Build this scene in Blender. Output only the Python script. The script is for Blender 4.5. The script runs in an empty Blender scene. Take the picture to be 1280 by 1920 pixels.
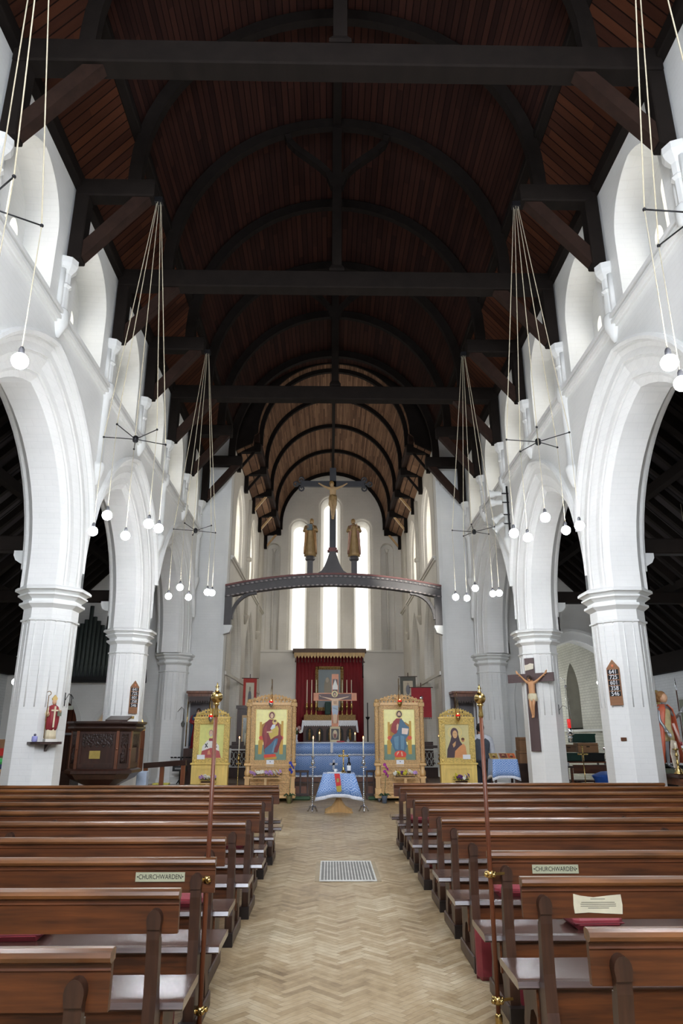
import bpy, bmesh, math, random
from math import sin, cos, pi, sqrt, atan2, radians, tan
from mathutils import Vector, Matrix
from mathutils.geometry import tessellate_polygon
S = bpy.context.scene
COL = S.collection
# ---------------------------------------------------------------- camera, world, exposure
cam = bpy.data.cameras.new('camera'); cam_o = bpy.data.objects.new('camera', cam); COL.objects.link(cam_o)
cam.sensor_fit = 'VERTICAL'; cam.sensor_height = 24.0; cam.lens = 16.2
cam.clip_start = 0.05; cam.clip_end = 200
cam_o.location = (-0.09, 0, 1.5); cam_o.rotation_euler = (radians(90 + 17.88), 0, -math.atan(22 / 1362))
S.camera = cam_o
S.view_settings.view_transform = 'Standard'; S.view_settings.look = 'None'
S.view_settings.exposure = 0.18; S.view_settings.gamma = 1.0; S.view_settings.use_curve_mapping = False
W = bpy.data.worlds.new('sky'); S.world = W; W.use_nodes = True
W.node_tree.nodes['Background'].inputs[0].default_value = (0.80, 0.90, 1.0, 1)
W.node_tree.nodes['Background'].inputs[1].default_value = 1.0
S.cycles.max_bounces = 6; S.cycles.diffuse_bounces = 4; S.cycles.glossy_bounces = 3
S.cycles.sample_clamp_indirect = 4.0
BULB = 150.0      # chandelier bulb strength
DAY = 3.6         # bright overcast daylight in the window glass
DAY_E = 2.0      # east lancets
FILL_W = 24.0      # unseen west window, added as fill light

# ---------------------------------------------------------------- node helper / materials
class NT:
    def __init__(s, m):
        s.t = m.node_tree; s.n = s.t.nodes; s.l = s.t.links
    def new(s, typ, **kw):
        n = s.n.new(typ)
        for k, v in kw.items(): setattr(n, k, v)
        return n
    def put(s, sock, v):
        if isinstance(v, bpy.types.NodeSocket): s.l.new(v, sock)
        else:
            if hasattr(sock, 'default_value'):
                try: sock.default_value = v
                except Exception: sock.default_value = (*v, 1) if len(v) == 3 else v[:3]
    def math(s, op, a, b=0.0, c=0.0):
        n = s.new('ShaderNodeMath', operation=op); s.put(n.inputs[0], a); s.put(n.inputs[1], b)
        if op in ('MULTIPLY_ADD', 'COMPARE'): s.put(n.inputs[2], c)
        return n.outputs[0]
    def coord(s, obj=True):
        n = s.new('ShaderNodeTexCoord') if obj else s.new('ShaderNodeNewGeometry')
        return n.outputs['Object'] if obj else n.outputs['Position']
    def sep(s, v):
        n = s.new('ShaderNodeSeparateXYZ'); s.l.new(v, n.inputs[0]); return n.outputs
    def comb(s, x, y, z=0.0):
        n = s.new('ShaderNodeCombineXYZ'); s.put(n.inputs[0], x); s.put(n.inputs[1], y); s.put(n.inputs[2], z); return n.outputs[0]
    def noise(s, v, scale, detail=3, rough=.55):
        n = s.new('ShaderNodeTexNoise'); s.l.new(v, n.inputs['Vector']); n.inputs['Scale'].default_value = scale
        n.inputs['Detail'].default_value = detail; n.inputs['Roughness'].default_value = rough; return n.outputs['Fac']
    def scale(s, v, xyz):
        n = s.new('ShaderNodeMapping'); s.l.new(v, n.inputs[0]); n.inputs['Scale'].default_value = xyz; return n.outputs[0]
    def mix(s, f, a, b):
        n = s.new('ShaderNodeMix', data_type='RGBA'); s.put(n.inputs[0], f); s.put(n.inputs[6], a); s.put(n.inputs[7], b); return n.outputs[2]
    def ramp(s, f, pts):
        n = s.new('ShaderNodeValToRGB'); s.l.new(f, n.inputs[0]); e = n.color_ramp.elements
        while len(e) < len(pts): e.new(0.5)
        for i, (p, c) in enumerate(pts): e[i].position = p; e[i].color = (*c, 1)
        return n.outputs[0]
    def bump(s, h, strength=.3, dist=.01):
        n = s.new('ShaderNodeBump'); s.put(n.inputs['Height'], h); n.inputs['Strength'].default_value = strength
        n.inputs['Distance'].default_value = dist; return n.outputs[0]

def srgb(r, g, b):
    f = lambda c: (c / 255 / 12.92) if c / 255 <= .04045 else ((c / 255 + .055) / 1.055) ** 2.4
    return (f(r), f(g), f(b))
def mul(c, k): return tuple(min(1, x * k) for x in c)
MATS = {}
def newmat(name):
    m = bpy.data.materials.new(name); m.use_nodes = True; MATS[name] = m
    return m, NT(m), m.node_tree.nodes['Principled BSDF']
def mat(name, rgb, rough=.55, metal=0.0, var=.18, scale=6.0, bump=.15, stretch=(1, 1, 1), coat=0.0, emit=None, es=0.0, spec=None):
    """procedural material: colour broken up with noise, small bump"""
    if name in MATS: return MATS[name]
    m, t, b = newmat(name); c = srgb(*rgb)
    v = t.scale(t.coord(), stretch); f = t.noise(v, scale, 4)
    t.put(b.inputs['Base Color'], t.ramp(f, [(.25, mul(c, 1 - var)), (.75, mul(c, 1 + var))]))
    b.inputs['Roughness'].default_value = rough; b.inputs['Metallic'].default_value = metal
    if spec is not None: b.inputs['Specular IOR Level'].default_value = spec
    if coat: b.inputs['Coat Weight'].default_value = coat; b.inputs['Coat Roughness'].default_value = .15
    if bump: t.l.new(t.bump(t.noise(v, scale * 4, 2), bump, .01), b.inputs['Normal'])
    if emit: b.inputs['Emission Color'].default_value = (*srgb(*emit), 1); b.inputs['Emission Strength'].default_value = es
    return m
def emis(name, rgb, st):
    m = bpy.data.materials.new(name); m.use_nodes = True; MATS[name] = m; t = NT(m); t.n.clear()
    e = t.new('ShaderNodeEmission'); e.inputs[0].default_value = (*srgb(*rgb), 1); e.inputs[1].default_value = st
    o = t.new('ShaderNodeOutputMaterial'); t.l.new(e.outputs[0], o.inputs[0]); return m
def brick(name, c1, c2, var, bumps, mort=.55, bw=.235, rh=.078, contrast=0.0):
    """painted brickwork mapped on whichever vertical plane the wall has"""
    m, t, b = newmat(name)
    P = t.coord(False); x, y, z = t.sep(P)
    g = t.new('ShaderNodeNewGeometry'); nx, ny, nz = t.sep(g.outputs['True Normal'])
    side = t.math('GREATER_THAN', t.math('ABSOLUTE', nx), t.math('ABSOLUTE', ny))
    h = t.math('ADD', t.math('MULTIPLY', side, y), t.math('MULTIPLY', t.math('SUBTRACT', 1.0, side), x))
    v = t.comb(h, z, 0.0)
    k = t.new('ShaderNodeTexBrick'); t.l.new(v, k.inputs['Vector']); k.inputs['Scale'].default_value = 1
    k.inputs['Brick Width'].default_value = bw; k.inputs['Row Height'].default_value = rh
    k.inputs['Mortar Size'].default_value = .006; k.inputs['Mortar Smooth'].default_value = .4
    k.inputs['Color1'].default_value = (1, 1, 1, 1); k.inputs['Color2'].default_value = (.93, .93, .93, 1); k.inputs['Mortar'].default_value = (mort,) * 3 + (1,)
    n1 = t.noise(P, .9, 5); n2 = t.noise(P, 14, 3)
    base = t.ramp(n1, [(.3, srgb(*c1)), (.7, srgb(*c2))])
    mm = t.new('ShaderNodeMix', data_type='RGBA', blend_type='MULTIPLY'); mm.inputs[0].default_value = var
    t.l.new(base, mm.inputs[6]); t.l.new(k.outputs['Color'], mm.inputs[7]); t.l.new(mm.outputs[2], b.inputs['Base Color'])
    b.inputs['Roughness'].default_value = .6; b.inputs['Specular IOR Level'].default_value = .25
    hh = t.math('ADD', t.math('MULTIPLY', k.outputs['Fac'], -1.0), t.math('MULTIPLY', n2, .6))
    t.l.new(t.bump(hh, bumps, .006), b.inputs['Normal'])
    return m
WHITE = brick('painted_white_brick', (226, 227, 224), (240, 240, 237), .2, .22, .82)
CREAM = brick('chancel_painted_brick', (218, 214, 204), (232, 228, 219), .3, .3, .72)
ROUGHB = brick('bare_patchy_brick', (200, 198, 184), (222, 220, 208), .8, .8, .32, .30, .10)
PLASTER = mat('smooth_plaster', (216, 212, 204), .7, var=.06, scale=1.2, bump=.1)
STONE = mat('painted_stone', (228, 229, 226), .6, var=.05, scale=2, bump=.15)
STONEC = mat('cream_stone', (216, 210, 196), .6, var=.08, scale=2, bump=.15)

def boards(name, c1, c2, mode, zc=10.0, w=.11, rough=.5):
    m, t, b = newmat(name)
    P = t.coord(False); x, y, z = t.sep(P)
    if mode == 'arc': u = t.math('MULTIPLY', t.math('ARCTAN2', t.math('SUBTRACT', z, zc), x), 3.1); lng = y
    elif mode == 'y': u = y; lng = x
    elif mode == 'x': u = x; lng = y
    else: u = z; lng = y
    q = t.math('DIVIDE', u, w); idx = t.math('FLOOR', q); fr = t.math('FRACT', q)
    wn = t.new('ShaderNodeTexWhiteNoise', noise_dimensions='2D'); t.l.new(t.comb(idx, t.math('FLOOR', t.math('MULTIPLY', t.math('ADD', lng, t.math('MULTIPLY', idx, .73)), .4))), wn.inputs['Vector'])
    n = t.noise(t.comb(t.math('MULTIPLY', u, 6.0), t.math('MULTIPLY', lng, .8), idx), 2.5, 4)
    f = t.math('ADD', t.math('MULTIPLY', wn.outputs['Value'], .55), t.math('MULTIPLY', n, .45))
    gap = t.math('LESS_THAN', t.math('ABSOLUTE', t.math('SUBTRACT', fr, .5)), .44)
    col = t.mix(gap, (*mul(srgb(*c1), .25), 1), t.ramp(f, [(.2, srgb(*c1)), (.8, srgb(*c2))]))
    t.l.new(col, b.inputs['Base Color']); b.inputs['Roughness'].default_value = .85; b.inputs['Specular IOR Level'].default_value = .12
    t.l.new(t.bump(gap, .5, .01), b.inputs['Normal']); return m
VBOARD = boards('vault_boards', (36, 20, 17), (56, 32, 25), 'arc')
CBOARD = boards('chancel_vault_boards', (92, 68, 54), (144, 112, 88), 'arc', 11.0, .08)
PBOARD = boards('sloping_boards', (50, 27, 19), (78, 44, 28), 'y', w=.15)
ABOARD = boards('aisle_roof_boards', (38, 35, 36), (58, 54, 54), 'y', w=.35, rough=.7)
BEAM = mat('dark_beam_timber', (27, 22, 19), .8, var=.25, scale=5, stretch=(1, .3, 1), spec=.12)
BEAM2 = mat('black_brown_timber', (42, 28, 22), .75, var=.3, scale=6, spec=.15)

def floor_mat():
    """worn oak herringbone blocks, 5 to 1, laid at 45 degrees to the aisle"""
    m, t, b = newmat('herringbone_parquet')
    P = t.coord(False); x, y, z = t.sep(P); w = .050; n = 5.0
    A = lambda p, q: t.math('ADD', p, q); Sb = lambda p, q: t.math('SUBTRACT', p, q); Mu = lambda p, q: t.math('MULTIPLY', p, q)
    X = Mu(A(A(x, y), 60.0), .7071 / w); Y = Mu(A(Sb(y, x), 60.0), .7071 / w)
    i = t.math('FLOOR', X); j = t.math('FLOOR', Y); fx = Sb(X, i); fy = Sb(Y, j)
    mm = t.math('FLOORED_MODULO', Sb(i, j), 2 * n); hz = t.math('LESS_THAN', mm, n - .5); vt = Sb(1.0, hz)
    q = Sb(2 * n - 1, mm)
    idx = A(Mu(hz, Sb(i, mm)), Mu(vt, i)); idy = A(Mu(hz, j), Mu(vt, Sb(j, q)))
    la = A(Mu(hz, A(mm, fx)), Mu(vt, A(q, fy))); lb = A(Mu(hz, fy), Mu(vt, fx))
    wn = t.new('ShaderNodeTexWhiteNoise', noise_dimensions='3D'); t.l.new(t.comb(idx, idy, hz), wn.inputs['Vector'])
    rv = wn.outputs['Value']
    e1 = t.math('LESS_THAN', t.math('ABSOLUTE', Sb(lb, .5)), .46); e2 = t.math('LESS_THAN', t.math('ABSOLUTE', Sb(la, n / 2)), n / 2 - .04)
    edge = Mu(e1, e2)
    n1 = t.noise(P, 1.1, 5, .62); n2 = t.noise(t.comb(Mu(la, .35), Mu(lb, 2.2), rv), 1.6, 4); n3 = t.noise(P, 9, 4, .65)
    f = A(A(Mu(rv, .17), Mu(n1, .62)), A(Mu(n2, .16), Mu(n3, .28)))
    c = t.ramp(f, [(.38, srgb(120, 97, 68)), (.58, srgb(172, 149, 114)), (.82, srgb(212, 197, 166))])
    c = t.mix(Mu(Sb(1.0, edge), A(.0, Mu(n1, .95))), c, (*srgb(98, 78, 56), 1))
    sc = t.new('ShaderNodeTexVoronoi'); t.l.new(P, sc.inputs['Vector']); sc.inputs['Scale'].default_value = 4.5
    spot = t.math('LESS_THAN', A(sc.outputs['Distance'], Mu(n3, .12)), .125)
    c = t.mix(Mu(spot, .5), c, (*srgb(222, 210, 188), 1))
    t.l.new(c, b.inputs['Base Color'])
    t.l.new(A(.24, Mu(n1, .34)), b.inputs['Roughness']); b.inputs['Specular IOR Level'].default_value = .4
    t.l.new(t.bump(A(Mu(edge, .6), Mu(rv, .8)), .22, .004), b.inputs['Normal'])
    return m
FLOORM = floor_mat()
def wood(name, rgb, rough=.35, var=.35, axis='x', coat=.2):
    m, t, b = newmat(name); c = srgb(*rgb); v = t.coord()
    st = {'x': (.9, 14, 14), 'y': (9, .6, 9), 'z': (9, 9, .6)}[axis]
    n1 = t.noise(t.scale(v, st), 2.2, 5, .6); n2 = t.noise(v, 1.7, 3)
    f = t.math('ADD', t.math('MULTIPLY', n1, .6), t.math('MULTIPLY', n2, .4))
    t.put(b.inputs['Base Color'], t.ramp(f, [(.38, mul(c, 1 - var)), (.50, c), (.64, mul(c, 1 + var * 1.2))]))
    b.inputs['Roughness'].default_value = rough; b.inputs['Coat Weight'].default_value = coat; b.inputs['Coat Roughness'].default_value = .25
    t.l.new(t.bump(n1, .12, .004), b.inputs['Normal']); return m
PEW = wood('pew_wood', (86, 45, 17), .45, .6, coat=.06)
PEWRAIL = wood('pew_rail_wood', (112, 70, 36), .3, .5, coat=.25)
PEWSEAT = wood('pew_seat_wood', (74, 52, 44), .22, .3, coat=.8)
PEWEND = wood('pew_end_wood', (62, 38, 25), .45, .5, axis='z', coat=.08)
PEWFOOT = mat('black_pew_foot', (36, 28, 26), .45)
DARKW = wood('dark_carved_oak', (58, 34, 26), .35, axis='z')
DARKWX = wood('dark_oak_rail', (54, 34, 27), .35)
MIDW = wood('mid_brown_wood', (110, 64, 40), .4, axis='z')
ORANGEW = wood('orange_door_wood', (150, 84, 44), .4, axis='z')
PALEW = wood('pale_pine', (206, 168, 116), .45, .15, axis='z')
def carved(name, rgb, sc=42, st=.7, var=.35):
    m, t, b = newmat(name); c = srgb(*rgb); v = t.coord()
    vo = t.new('ShaderNodeTexVoronoi', feature='SMOOTH_F1'); t.l.new(v, vo.inputs['Vector']); vo.inputs['Scale'].default_value = sc
    d = vo.outputs['Distance']; n = t.noise(v, 3, 3)
    f = t.math('ADD', t.math('MULTIPLY', d, .9), t.math('MULTIPLY', n, .35))
    t.put(b.inputs['Base Color'], t.ramp(f, [(.15, mul(c, 1 + var * .4)), (.8, mul(c, 1 - var))]))
    b.inputs['Roughness'].default_value = .45; t.l.new(t.bump(t.math('MULTIPLY', d, -1.0), st, .02), b.inputs['Normal']); return m
CARVT = carved('carved_honey_wood', (216, 176, 120))
CARVY = carved('carved_golden_wood', (224, 194, 108))
PLAINT = wood('plain_honey_wood', (218, 178, 122), .4, .12, axis='z')
PLAINY = wood('plain_golden_wood', (226, 196, 110), .4, .12, axis='z')
GILT = carved('gilt_carving', (150, 116, 58), 30, 1.0, .5)
BRASS = mat('brass', (190, 162, 104), .24, 1.0, .1, 8, .05)
SILVER = mat('silver', (205, 205, 210), .15, 1.0, .05, 8, .05)
IRON = mat('black_iron', (26, 26, 28), .45, .5)
STEEL = mat('grey_steel', (120, 120, 124), .4, .8)
WAX = mat('cream_wax', (238, 230, 205), .5, bump=0, var=.04)
ROPE = mat('pale_cord', (196, 186, 160), .8, var=.15)
REDLEA = mat('red_hassock_vinyl', (138, 54, 62), .42, var=.2, scale=9)
WHITEP = mat('white_paper', (236, 238, 240), .7, bump=0, var=.02)
BLACK = mat('matt_black', (14, 14, 15), .6)
SKIN = mat('painted_skin', (214, 168, 132), .5, var=.06)
FLAME = emis('candle_flame', (255, 176, 96), 14.0)
REDGL = mat('red_glass', (190, 20, 30), .15, emit=(220, 40, 30), es=.6)
GLASSP = mat('clear_glass', (225, 232, 232), .05, bump=0, var=.01)
GLASSP.node_tree.nodes['Principled BSDF'].inputs['Transmission Weight'].default_value = .9
BULBM = emis('white_led_bulb', (246, 249, 255), BULB)
GL_N = emis('clerestory_daylight_glass', (255, 248, 232), DAY)
GL_E = emis('east_daylight_glass', (255, 254, 250), DAY_E)
GL_C = emis('chancel_daylight_glass', (255, 250, 240), 8.5)
GL_W = emis('west_fill_glass', (235, 242, 255), FILL_W)  # glow of the added west window, lights surfaces facing the camera
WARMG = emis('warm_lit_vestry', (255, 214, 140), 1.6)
LEAD = mat('window_leading', (60, 56, 52), .6)
def brocade(name, c1, c2, c3, s=.12, axis='xz'):
    m, t, b = newmat(name); P = t.coord(); x, y, z = t.sep(P)
    u = t.math('DIVIDE', t.math('ADD', x, y), s); v = t.math('DIVIDE', t.math('SUBTRACT', z, t.math('MULTIPLY', y, .3)), s * 1.25)
    row = t.math('FLOOR', v); u2 = t.math('ADD', u, t.math('MULTIPLY', t.math('MODULO', row, 2.0), .5))
    fu = t.math('SUBTRACT', t.math('FRACT', u2), .5); fv = t.math('SUBTRACT', t.math('FRACT', v), .5)
    r = t.math('SQRT', t.math('ADD', t.math('MULTIPLY', fu, fu), t.math('MULTIPLY', fv, fv)))
    ang = t.math('ARCTAN2', fv, fu); pet = t.math('MULTIPLY', t.math('COSINE', t.math('MULTIPLY', ang, 6.0)), .05)
    w = t.math('SINE', t.math('MULTIPLY', t.math('ADD', r, pet), 26.0))
    n = t.noise(P, 60, 2)
    f = t.math('ADD', t.math('MULTIPLY', w, .38), t.math('ADD', .3, t.math('MULTIPLY', n, .35)))
    t.put(b.inputs['Base Color'], t.ramp(f, [(.1, srgb(*c1)), (.5, srgb(*c2)), (.9, srgb(*c3))]))
    b.inputs['Roughness'].default_value = .45; b.inputs['Sheen Weight'].default_value = .3
    t.l.new(t.bump(f, .2, .004), b.inputs['Normal']); return m
BLUE = brocade('blue_brocade', (84, 128, 200), (120, 164, 224), (196, 214, 242))
WHITEF = mat('white_fringe', (226, 230, 240), .8, var=.15, scale=40, bump=.4)
REDC = mat('dark_red_curtain', (118, 26, 34), .7, var=.2, scale=5, stretch=(1, 1, .2))

# ---------------------------------------------------------------- mesh builder
class MB:
    def __init__(s): s.v = []; s.f = []; s.m = []; s.sm = []
    def add(s, verts, faces, mi=0, smooth=False):
        o = len(s.v); s.v += [tuple(p) for p in verts]
        for f in faces: s.f.append([i + o for i in f]); s.m.append(mi); s.sm.append(smooth)
        return s
    def box(s, x0, x1, y0, y1, z0, z1, mi=0, bev=0.0):
        if x0 > x1: x0, x1 = x1, x0
        if y0 > y1: y0, y1 = y1, y0
        if bev:
            b = min(bev, (x1 - x0) / 2.1, (y1 - y0) / 2.1, (z1 - z0) / 2.1)
            V = []
            for X, sx in ((x0, 1), (x1, -1)):
                for Y, sy in ((y0, 1), (y1, -1)):
                    for Z, sz in ((z0, 1), (z1, -1)):
                        V += [(X, Y + sy * b, Z + sz * b), (X + sx * b, Y, Z + sz * b), (X + sx * b, Y + sy * b, Z)]
            bm = bmesh.new(); [bm.verts.new(p) for p in V]; bmesh.ops.convex_hull(bm, input=bm.verts[:])
            bm.verts.index_update(); s.add([v.co[:] for v in bm.verts], [[v.index for v in f.verts] for f in bm.faces], mi); bm.free(); return s
        V = [(x, y, z) for x in (x0, x1) for y in (y0, y1) for z in (z0, z1)]
        return s.add(V, [(0, 1, 3, 2), (4, 6, 7, 5), (0, 4, 5, 1), (2, 3, 7, 6), (0, 2, 6, 4), (1, 5, 7, 3)], mi)
    def bar(s, p0, p1, w, h, mi=0, up=(0, 0, 1)):
        """square bar from p0 to p1; w across, h along 'up'"""
        p0, p1 = Vector(p0), Vector(p1); d = (p1 - p0).normalized(); u = Vector(up)
        if abs(d.dot(u)) > .98: u = Vector((0, 1, 0))
        r = d.cross(u).normalized(); u = r.cross(d).normalized()
        V = [p + r * (a * w / 2) + u * (b * h / 2) for p in (p0, p1) for a, b in ((-1, -1), (1, -1), (1, 1), (-1, 1))]
        return s.add(V, [(0, 1, 2, 3), (7, 6, 5, 4), (0, 4, 5, 1), (1, 5, 6, 2), (2, 6, 7, 3), (3, 7, 4, 0)], mi)
    def tube(s, pts, r, n=8, mi=0, caps=True, closed=False):
        pts = [Vector(p) for p in pts]; N = len(pts); rr = r if isinstance(r, (list, tuple)) else [r] * N
        V = []; F = []; prev = None
        for i, p in enumerate(pts):
            if closed: d = pts[(i + 1) % N] - pts[i - 1]
            else: d = pts[min(i + 1, N - 1)] - pts[max(i - 1, 0)]
            d.normalize()
            if prev is None:
                a = Vector((0, 0, 1)) if abs(d.z) < .9 else Vector((1, 0, 0)); u = d.cross(a).normalized()
            else: u = (prev - d * prev.dot(d)).normalized()
            prev = u; w = d.cross(u)
            for k in range(n): V.append(p + (u * cos(2 * pi * k / n) + w * sin(2 * pi * k / n)) * rr[i])
        R = N if closed else N - 1
        for i in range(R):
            j = (i + 1) % N
            for k in range(n): F.append((i * n + k, i * n + (k + 1) % n, j * n + (k + 1) % n, j * n + k))
        if caps and not closed: F.append(tuple(range(n))[::-1]); F.append(tuple((N - 1) * n + k for k in range(n)))
        return s.add(V, F, mi, True)
    def lathe(s, prof, c=(0, 0, 0), n=20, mi=0, sx=1.0, sy=1.0, fold=None, smooth=True, rot=0.0):
        V = []; F = []; c = Vector(c)
        for r, z in prof:
            for k in range(n):
                a = 2 * pi * k / n + rot; q = r if fold is None else r * (1 + fold(a, z))
                V.append(c + Vector((q * cos(a) * sx, q * sin(a) * sy, z)))
        for i in range(len(prof) - 1):
            for k in range(n): F.append((i * n + k, i * n + (k + 1) % n, (i + 1) * n + (k + 1) % n, (i + 1) * n + k))
        F.append(tuple(range(n))[::-1]); F.append(tuple((len(prof) - 1) * n + k for k in range(n)))
        return s.add(V, F, mi, smooth)
    def ball(s, c, r, n=12, m=8, mi=0, sq=(1, 1, 1)):
        c = Vector(c); V = [c + Vector((0, 0, -r * sq[2]))]; F = []
        for i in range(1, m):
            t = -pi / 2 + pi * i / m
            for k in range(n): a = 2 * pi * k / n; V.append(c + Vector((r * cos(t) * cos(a) * sq[0], r * cos(t) * sin(a) * sq[1], r * sin(t) * sq[2])))
        V.append(c + Vector((0, 0, r * sq[2]))); L = len(V) - 1
        for k in range(n): F.append((0, 1 + (k + 1) % n, 1 + k)); F.append((L, L - n + k, L - n + (k + 1) % n))
        for i in range(m - 2):
            for k in range(n): F.append((1 + i * n + k, 1 + i * n + (k + 1) % n, 1 + (i + 1) * n + (k + 1) % n, 1 + (i + 1) * n + k))
        return s.add(V, F, mi, True)
    def prism(s, poly, pl, d0, d1, holes=(), mi=0, smooth=False, sides=True):
        """2-D outline (with holes) extruded; pl 'YZ','XZ','XY'"""
        f = {'YZ': lambda p, d: (d, p[0], p[1]), 'XZ': lambda p, d: (p[0], d, p[1]), 'XY': lambda p, d: (p[0], p[1], d)}[pl]
        loops = [list(poly)] + [list(h) for h in holes]
        flat = [p for l in loops for p in l]; n = len(flat)
        tri = tessellate_polygon([[Vector((p[0], p[1], 0)) for p in l] for l in loops])
        V = [f(p, d0) for p in flat] + [f(p, d1) for p in flat]; F = [tuple(t) for t in tri] + [tuple(i + n for i in t[::-1]) for t in tri]
        s.add(V, F, mi)
        if sides:
            o = 0; F2 = []
            for l in loops:
                k = len(l)
                for i in range(k): a = o + i; b = o + (i + 1) % k; F2.append((a, b, b + n, a + n))
                o += k
            s.add(V, F2, mi, smooth)
        return s
    def loft(s, rings, mi=0, smooth=True, closed=True, caps=False):
        n = len(rings[0]); V = [p for r in rings for p in r]; F = []
        for i in range(len(rings) - 1):
            for k in range(n if closed else n - 1): F.append((i * n + k, i * n + (k + 1) % n, (i + 1) * n + (k + 1) % n, (i + 1) * n + k))
        if caps: F.append(tuple(range(n))[::-1]); F.append(tuple((len(rings) - 1) * n + k for k in range(n)))
        return s.add(V, F, mi, smooth)
    def build(s, name, mats, parent=None, loc=None, fix=True):
        me = bpy.data.meshes.new(name); me.from_pydata(s.v, [], s.f)
        for m in (mats if isinstance(mats, (list, tuple)) else [mats]): me.materials.append(m)
        me.polygons.foreach_set('material_index', s.m); me.polygons.foreach_set('use_smooth', s.sm)
        if fix:
            bm = bmesh.new(); bm.from_mesh(me); bmesh.ops.recalc_face_normals(bm, faces=bm.faces[:]); bm.to_mesh(me); bm.free()
        me.update(); o = bpy.data.objects.new(name, me); COL.objects.link(o)
        if parent is not None: o.parent = parent
        if loc is not None: o.location = loc
        return o
def M(): return MB()
def thing(name, label, cat, loc=(0, 0, 0), rz=0.0, group=None):
    o = bpy.data.objects.new(name, None); COL.objects.link(o); o.empty_display_size = .1
    o.location = loc; o.rotation_euler = (0, 0, rz); o['label'] = label; o['category'] = cat
    if group: o['group'] = group
    return o
def tag(o, label, cat, group=None, kind=None):
    o['label'] = label; o['category'] = cat
    if group: o['group'] = group
    if kind: o['kind'] = kind
    return o
def struct(o): o['kind'] = 'structure'; return o
CH = {}
def copy_tree(o, parent=None):
    c = o.copy(); COL.objects.link(c)
    if parent is not None: c.parent = parent
    for ch in list(o.children): copy_tree(ch, c)
    return c
def text_mesh(txt, size, depth=.002, res=3):
    cu = bpy.data.curves.new('t', 'FONT'); cu.body = txt; cu.size = size; cu.extrude = depth; cu.align_x = 'CENTER'; cu.align_y = 'CENTER'; cu.resolution_u = res
    o = bpy.data.objects.new('t', cu); COL.objects.link(o); bpy.context.view_layer.update()
    me = bpy.data.meshes.new_from_object(o.evaluated_get(bpy.context.evaluated_depsgraph_get()))
    bpy.data.objects.remove(o); bpy.data.curves.remove(cu); return me
def text(name, txt, size, material, parent, loc, depth=.002, rz=0.0, sx=1.0, rx=pi / 2):
    me = text_mesh(txt, size, depth); me.materials.clear(); me.materials.append(material); me.name = name
    o = bpy.data.objects.new(name, me); COL.objects.link(o); o.parent = parent; o.location = loc
    o.rotation_euler = (rx, 0, rz); o.scale = (sx, 1, 1); return o
def skin_mesh(pts, edges, rad, sub=2, root=0):
    """continuous body grown over a skeleton; returns a mesh"""
    me = bpy.data.meshes.new('sk'); bm = bmesh.new(); lay = bm.verts.layers.skin.verify()
    vs = [bm.verts.new(p) for p in pts]
    for a, b in edges: bm.edges.new((vs[a], vs[b]))
    for i, v in enumerate(vs):
        r = rad[i]; v[lay].radius = r if isinstance(r, tuple) else (r, r); v[lay].use_root = (i == root)
    bm.to_mesh(me); bm.free(); o = bpy.data.objects.new('sk', me); COL.objects.link(o)
    k = o.modifiers.new('s', 'SKIN'); k.use_smooth_shade = True; q = o.modifiers.new('q', 'SUBSURF'); q.levels = sub; q.render_levels = sub
    bpy.context.view_layer.update()
    r = bpy.data.meshes.new_from_object(o.evaluated_get(bpy.context.evaluated_depsgraph_get()))
    bpy.data.objects.remove(o); bpy.data.meshes.remove(me)
    r.polygons.foreach_set('use_smooth', [True] * len(r.polygons)); return r
def mesh_obj(name, me, material, parent=None, loc=None):
    me.materials.clear(); me.materials.append(material); me.name = name
    o = bpy.data.objects.new(name, me); COL.objects.link(o)
    if parent is not None: o.parent = parent
    if loc is not None: o.location = loc
    return o
def arch(a, h, zs, z0, o=0.0, n=8, yc=0.0, clampy=None):
    """pointed arch outline, left foot to right foot; a half-span, h rise, o offset outward"""
    R = (a * a + h * h) / (2 * a); cy = a - R; q = math.acos(max(-1, min(1, -cy / (R + o))))
    right = [(cy + (R + o) * cos(q * i / n), zs + (R + o) * sin(q * i / n)) for i in range(n + 1)]
    right[-1] = (0.0, right[-1][1])
    pts = [(-p[0], p[1]) for p in right] + right[-2::-1]
    if z0 is not None and z0 < zs: pts = [(-(a + o), z0)] + pts + [(a + o, z0)]
    if clampy: pts = [(max(-clampy, min(clampy, p[0])), p[1]) for p in pts]
    return [(p[0] + yc, p[1]) for p in pts]
# ================================================================ THE BUILDING
BAYS = [-0.15, 4.35, 8.85, 13.35, 17.85]
PILY = [2.1, 6.6, 11.1, 15.6]
XW = 4.10                                            # face of the nave wall
struct(M().box(-11, 11, -3, 22, -.2, 0).build('floor', FLOORM))
CARPET = mat('sanctuary_floor_boards', (92, 70, 54), .5, var=.2)
struct(M().box(-3.2, 3.2, 19.35, 31.5, 0.0, .3).box(-3.2, 3.2, 27.6, 31.5, .3, .7).box(-3.2, 3.2, 28.4, 31.5, .7, 1.1).build('floor', CARPET))

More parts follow.
